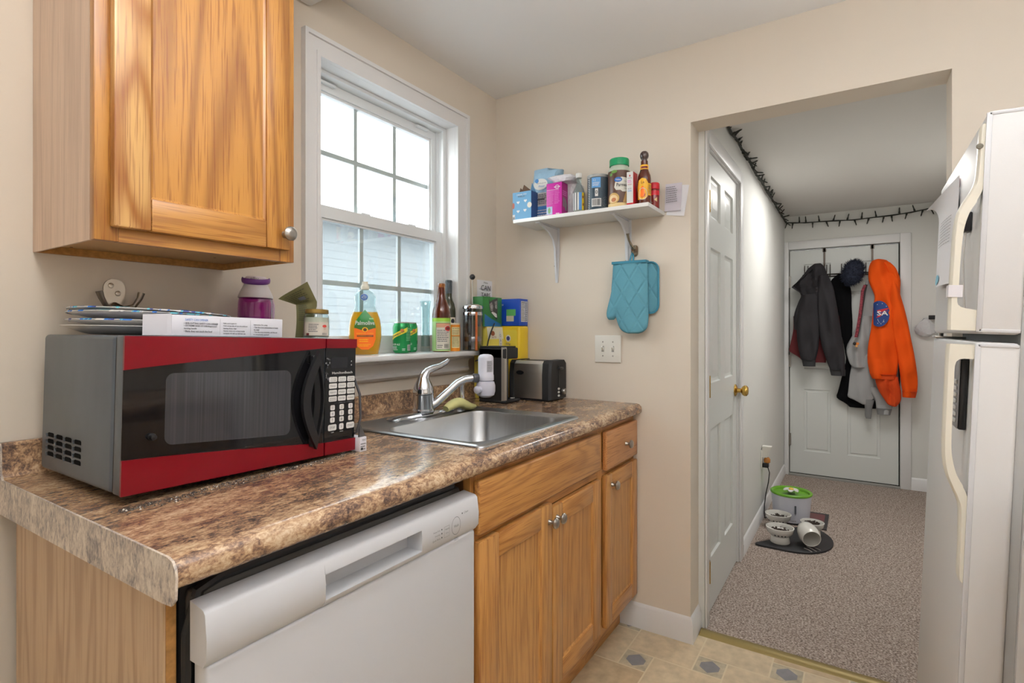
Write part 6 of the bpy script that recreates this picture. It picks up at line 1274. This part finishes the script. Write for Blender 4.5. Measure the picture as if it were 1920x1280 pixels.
t = thing('power_adapter', (3.80, -.96, .335), 'black plug adapter with thin cord under the air freshener', 'adapter')
b = MB(); b.box((3.775, -.982, .332), (3.815, -.9462, .358), BLACK, .004); b.build('adapter_body', t)
b = MB(); b.tube([(3.797, -.975, .333), (3.797, -.985, .30), (3.790, -.980, .24), (3.770, -.968, .17), (3.745, -.962, .10), (3.735, -.962, .05), (3.75, -.964, .018), (3.785, -.968, .012), (3.83, -.975, .012)], .0030, BLACKM, 8); b.build('cord', t)

# ------------------------------------------------------------------ pet feeding corner
CP = .0065
MATB = mat('mat_black_rubber', (38, 38, 40), .55)
t = thing('pet_mat', (3.42, -1.13, CP), 'black cat-shaped feeding mat under the bowls on the hall carpet', 'mat')
fish = [(3.285, -.966), (3.34, -1.015), (3.40, -1.05), (3.47, -1.075), (3.56, -1.09), (3.65, -1.12), (3.715, -1.17), (3.735, -1.225), (3.70, -1.28), (3.63, -1.325), (3.54, -1.35), (3.45, -1.345), (3.37, -1.315), (3.31, -1.265), (3.275, -1.20), (3.268, -1.13), (3.272, -1.06), (3.268, -1.0)]
def chaikin(P):
    for _ in range(2): P = [q for a, c_ in zip(P, P[1:]+P[:1]) for q in ((a[0]*.75+c_[0]*.25, a[1]*.75+c_[1]*.25), (a[0]*.25+c_[0]*.75, a[1]*.25+c_[1]*.75))]
    return P
F = chaikin(fish); cx_ = sum(p[0] for p in F)/len(F); cy_ = sum(p[1] for p in F)/len(F)
def off(P, s): return [(cx_+(x-cx_)*s, cy_+(y-cy_)*s) for x, y in P]
b = MB(); b.loft([[(x, y, CP) for x, y in F], [(x, y, CP+.009) for x, y in F], [(x, y, CP+.011) for x, y in off(F, .985)]], MATB)
for a0, a1 in (((3.31, -1.255), (3.345, -1.215)), ((3.33, -1.275), (3.375, -1.225)), ((3.36, -1.292), (3.40, -1.235)), ((3.45, -1.28), (3.44, -1.235))):
    b.tube([(a0[0], a0[1], CP+.0112), ((a0[0]+a1[0])/2+.006, (a0[1]+a1[1])/2, CP+.0118), (a1[0], a1[1], CP+.0112)], .003, mat('mat_pale_mark', (170, 166, 160), .7), 6)
b.build('rubber_mat', t)
t = thing('dark_tray', (3.93, -1.21, CP), 'dark red and black mat under the fountain, partly hidden', 'mat')
b = MB(); b.box((3.745, -1.305, CP), (4.07, -.985, CP+.005), mat('tray_black', (34, 30, 32), .4)); b.box((3.83, -1.285, CP+.0051), (4.04, -1.13, CP+.006), mat('tray_maroon', (92, 34, 38), .35, noise=((9, 9, 9), .35, 2))); b.build('tray_sheet', t)
CER = mat('ceramic_white', (218, 216, 210), .15, coat=.4); KB = mat('kibble_brown', (58, 46, 40), .8)
def bowl(c, label, R_=.072, H_=.085, tilt=None):
    t = thing('pet_bowl', c, label, 'bowl', 'raised pet bowls', rot=tilt or (0, 0, 0))
    b = MB(); k = R_/.072
    b.lathe([(0, .028*k), (.030*k, .028*k), (.034*k, .024*k)], CER, n=8, cap=False)
    b.lathe([(.050*k, 0), (.052*k, .004), (.047*k, .030*k), (.044*k, .036*k), (.052*k, .042*k), (.066*k, .056*k), (R_, .080*k), (R_+.001, H_*k), (R_-.004, H_*k+.001), (R_-.007, .080*k), (.060*k, .060*k), (.040*k, .050*k), (0, .048*k)], CER, n=36, cap=False); b.build('ceramic_body', t, world=False)
    b = MB()
    for i in range(4): b.lathe([(.005, 0), (.003, .002), (0, .002)], INK, M=Matrix.Rotation(facing(c)-c[2]*0-.4+i*.28, 4, 'Z') @ Matrix.Translation((.0625*k, 0, .052*k)) @ Matrix.Rotation(PI/2, 4, 'Y'), n=8)
    b.build('paw_marks', t, world=False)
    return t
def kibble(c, label, R_=.05):
    b = MB(); rk = random.Random(int(c[0]*1000))
    b.lathe([(R_, .056), (R_*.8, .062), (0, .066)], KB, c=c, n=20, cap=False)
    for i in range(70):
        a = rk.uniform(0, 2*PI); r_ = R_*.92*math.sqrt(rk.random()); s = rk.uniform(.004, .0065); p = Vector((c[0]+r_*math.cos(a), c[1]+r_*math.sin(a), c[2]+.064+rk.uniform(0, .006))); b.add([p+Vector(v)*s for v in ((1, 0, 0), (0, 1, 0), (-1, 0, 0), (0, -1, 0), (0, 0, .8), (0, 0, -.8))], [(0, 1, 4), (1, 2, 4), (2, 3, 4), (3, 0, 4), (1, 0, 5), (2, 1, 5), (3, 2, 5), (0, 3, 5)], KB)
    o = tag(b.build('kibble'), label, 'pet food', kind='stuff'); recenter(o)
B1, B2, B3 = (3.375, -1.092, CP+.0113), (3.650, -1.052, CP+.0008), (3.602, -1.238, CP+.0113)
bowl(B1, 'white raised pet bowl of dark kibble nearest the doorway'); kibble(B1, 'dark kibble in the bowl nearest the doorway')
bowl(B2, 'white raised pet bowl of dark kibble in front of the fountain by the wall'); kibble(B2, 'dark kibble in the bowl by the wall')
bowl(B3, 'white raised pet bowl behind the tipped cup, right of the fountain', .062, .085); kibble(B3, 'dark kibble in the bowl behind the tipped cup', .042)
t = thing('tipped_cup', (3.405, -1.228, CP+.0815), 'white ceramic cup lying tipped on its side with its open end forward', 'cup', rot=(0, 0, 0))
t.rotation_euler = (Vector((0, 0, 1)).rotation_difference(Vector((-.88, -.36, -.22)))).to_euler()
b = MB(); b.lathe([(0, -0.0492), (0.03608, -0.0492), (0.04264, -0.041), (0.05248, -0.0082), (0.05412, 0.0246), (0.04756, 0.0615), (0.04592, 0.06396), (0.04346, 0.06232), (0.04592, 0.0246), (0.041, -0.0164), (0.0246, -0.0369), (0, -0.03772)], CER, n=36, cap=False); b.build('ceramic_body', t, world=False)
b = MB(); b.lathe([(0.01476, -0.03731), (0.0164, -0.03608), (0.0164, -0.03526), (0.00984, -0.03526)], INKG, n=20, cap=False); b.lathe([(0.00656, -0.03706), (0.00656, -0.03526), (0, -0.03526)], INKG, n=16, cap=False); b.build('base_mark', t, world=False)
# fountain
c = (3.845, -1.105, CP+.0065)
t = thing('pet_fountain', c, 'white pet water fountain with green top and flower spout', 'water fountain')
FW2 = mat('fountain_white', (214, 216, 228), .3)
b = MB(); b.lathe([(.098, 0), (.102, .004), (.112, .12), (.116, .165)], FW2, c=c, n=48, cap=False); b.lathe([(0, .001), (.098, 0)], FW2, c=c, n=48, cap=False); b.build('tank', t)
b = MB(); az = facing(c); D = Dec(b, cylf(c, .1105, az), .01); D.d = .0012; D.rect(.018, .065, .028, .115, mat('fountain_window', (96, 100, 108), .2), 2); D.poly([(.020, .065), (.026, .065), (.024, .055), (.022, .055)], mat('fountain_window', (96, 100, 108)), 2); D.text('Catit', .012, .022, .014, INKG, w=.034, lay=1) if False else D.text('catit', .012, .020, .010, INKG, w=.032, lay=1); b.build('level_window', t)
FG = mat('fountain_green', (104, 160, 44), .3)
b = MB(); b.lathe([(.117, .162), (.121, .166), (.121, .174), (.115, .178), (.104, .172), (.100, .160), (.06, .157), (0, .157)], FG, c=c, n=48, cap=False); b.build('green_top', t)
b = MB(); b.lathe([(.022, .157), (.022, .178), (.020, .181), (0, .182)], GLASSB, c=c, n=20)
for k in range(6):
    a = 2*PI*k/6; b.loft([[(c[0]+(r_*math.cos(a)-w_*math.sin(a)*s_), c[1]+(r_*math.sin(a)+w_*math.cos(a)*s_), c[2]+z+dz) for s_, dz in ((-1, 0), (1, 0), (1, .003), (-1, .003))] for r_, w_, z in ((.012, .007, .182), (.030, .016, .187), (.042, .013, .184), (.047, .005, .180))], PRINTW)
b.build('petals', t); b = MB(); b.lathe([(.013, .184), (.015, .190), (.009, .196), (0, .197)], mat('flower_yellow', (226, 186, 70), .4), c=c, n=20); b.build('flower_centre', t)

# ------------------------------------------------------------------ refrigerator, leaning back a little
fr = thing('refrigerator', (1.383, -1.611, 0), 'white top-freezer refrigerator with cream handles, leaning back slightly', 'refrigerator', rot=(.039, 0, 0))
W_ = .700
def fb(name, par=None): return None
b = MB(); b.box((.004, -.60, .052), (W_-.004, -.082, 1.632), FRSIDE, .006); b.build('cabinet', fr, world=False)
b = MB(); b.box((.010, -.0815, .07), (W_-.010, -.0665, 1.625), mat('gasket_grey', (166, 166, 164), .6)); b.build('door_gasket', fr, world=False)
b = MB(); b.box((.004, -.55, .012), (W_-.004, -.10, .0515), BLACKM); b.build('base_grille', fr, world=False)
for x in (.05, W_-.05):
    for y in (-.14, -.5):
        b = MB(); b.cyl((x, y, .004-.039*y*0), (x, y, .0125), .016, RUBBER, 10); b.build('foot', fr, world=False)
def fdoor(name, z0, z1):
    b = MB(); b.box((0, -.066, z0), (W_, 0, z1), FRSIDE, .009, 3)
    for q in (((-.0012, -.0075, z0+.004), (.004, .0015, z1-.004)), ((-.0012, -.064, z1-.010), (.004, -.002, z1-.003)), ((-.0012, -.064, z0+.003), (.004, -.002, z0+.010))): b.box(q[0], q[1], WHITE, .0015)
    return b.build(name, fr, world=False)
fz = fdoor('freezer_door', 1.206, 1.642); fd = fdoor('fridge_door', .075, 1.190)
def handle(par, rows, x0=.004, x1=.034):
    b = MB(); R = smooth_rows(rows, 60); out = []
    for z, yi, yo in R:
        yi, yo = (yi*.82 if yi > .01 else yi), yo*.69
        e = min(.004, (yo-yi)*.3); out.append([(x0, yi, z), (x0, yo-e, z), (x0+.006, yo, z), (x1-.006, yo, z), (x1, yo-e, z), (x1, yi, z)])
    b.loft(out, CREAMP); return b.build('handle', par, world=False)
handle(fz, [(1.618, .0004, .004), (1.612, .0004, .013), (1.55, .0004, .015), (1.512, .0004, .018), (1.492, .001, .026), (1.470, .009, .042), (1.445, .024, .056), (1.41, .033, .0615), (1.36, .036, .063), (1.30, .037, .064), (1.262, .036, .064), (1.252, .0004, .064), (1.242, .0004, .064), (1.212, .0004, .063)])
handle(fd, [(1.184, .0004, .063), (1.164, .0004, .064), (1.156, .0004, .064), (1.150, .034, .064), (1.10, .037, .064), (1.04, .037, .064), (.98, .036, .063), (.95, .032, .060), (.92, .022, .052), (.895, .006, .038), (.875, .0004, .026), (.85, .0004, .018), (.78, .0004, .015), (.72, .0004, .014), (.708, .0004, .005)])
b = MB(); b.box((W_-.075, -.075, 1.1905), (W_-.005, .004, 1.1965), NICKEL, .001); b.cyl((W_-.03, -.012, 1.1905), (W_-.03, -.012, 1.2055), .008, NICKEL, 12); b.build('hinge', fr, world=False)
b = MB(); b.lathe([(.006, 0), (.005, .0015), (0, .002)], mat('screw_hole_dark', (90, 84, 70), .5), M=Matrix.Translation((.0045, .009, 1.575)) @ Matrix.Rotation(-PI/2, 4, 'Y'), n=12); b.build('screw_cover', fz, world=False)
FM = world_of(fr)
def on_fridge(name, x, z, label, cat, y=0.0):
    return thing(name, FM @ Vector((x, y, z)), label, cat, rot=(.039, 0, 0))
t = on_fridge('fridge_paper', .42, 1.35, 'printed white paper curling off the freezer door', 'paper')
b = MB()
def pap(u, v): return (.30+.27*u-.42, .0035+.016*(1-v)*math.sin(PI*u)*.8+.030*max(0, (v-.72)/.28)**2*u+.010*u, -.02+.262*v-.035*max(0, (v-.8)/.2)**2*u)
b.grid(pap, 14, 22, PAPER); b.build('sheet', t, world=False)
b = MB(); D = Dec(b, lambda u, v, d: (lambda p: (p[0]-.0004, p[1]+.0012+d*2, p[2]))(pap(u, v))); D.L = .05
D.lines(.2, .40, .8, .68, 9, INKG, 1, fill=.16); b.build('print', t, world=False); b = MB(); D.mb = b; D.ell(.62, .07, .14, .05, mat('print_cyan', (130, 196, 220)), 1); b.build('print', t, world=False)
t = on_fridge('red_magnet', .345, 1.572, 'small red magnet holding the paper on the freezer door', 'magnet')
b = MB(); b.prism([(-.009, 0), (.009, 0), (.004, .020), (-.004, .020)], .0005, .006, mat('magnet_red', (184, 36, 60), .4)); b.build('magnet_body', t, world=False)
t = on_fridge('black_magnet_clip', .125, 1.425, 'black magnetic clip on the freezer door behind the handle', 'clip')
b = MB(); b.box((-.014, .0005, 0), (.020, .026, .042), BLACK, .003); b.build('clip_body', t, world=False)
b = MB(); b.tube([(-.004, .010, -.002), (-.006, .012, -.06), (-.004, .008, -.13), (.004, .004, -.17)], .0022, mat('clip_white_cord', (200, 198, 196), .5), 6); b.build('loop', t, world=False)
t = on_fridge('handle_strap', .019, 1.29, 'white tape strap wrapped around the freezer handle', 'strap')
b = MB(); z = 0
b.loft([[(dx, y, z) for dx, y in ((-.0165, .024), (-.0168, .0465), (.0168, .0465), (.0165, .024))] for z in (-.012, .012)], mat('white_strap', (224, 222, 228), .5)); b.build('strap_band', t, world=False)
t = on_fridge('magnetic_timer', .09, 1.005, 'black and silver magnetic control strip with white buttons on the fridge door', 'timer')
b = MB(); b.box((-.030, .0006, 0), (.030, .014, .150), BLACK, .003, 2); b.build('case', t, world=False)
b = MB(); b.box((-.0295, .0142, .002), (.029, .0165, .148), mat('timer_silver', (150, 148, 150), .35, .4), .001); o = b.build('face_plate', t, world=False)
for k in range(7):
    b = MB(); b.box((-.020, .0167, .014+k*.0135), (.008, .0205, .0225+k*.0135), PRINTW, .0015); b.build('button', o, world=False)
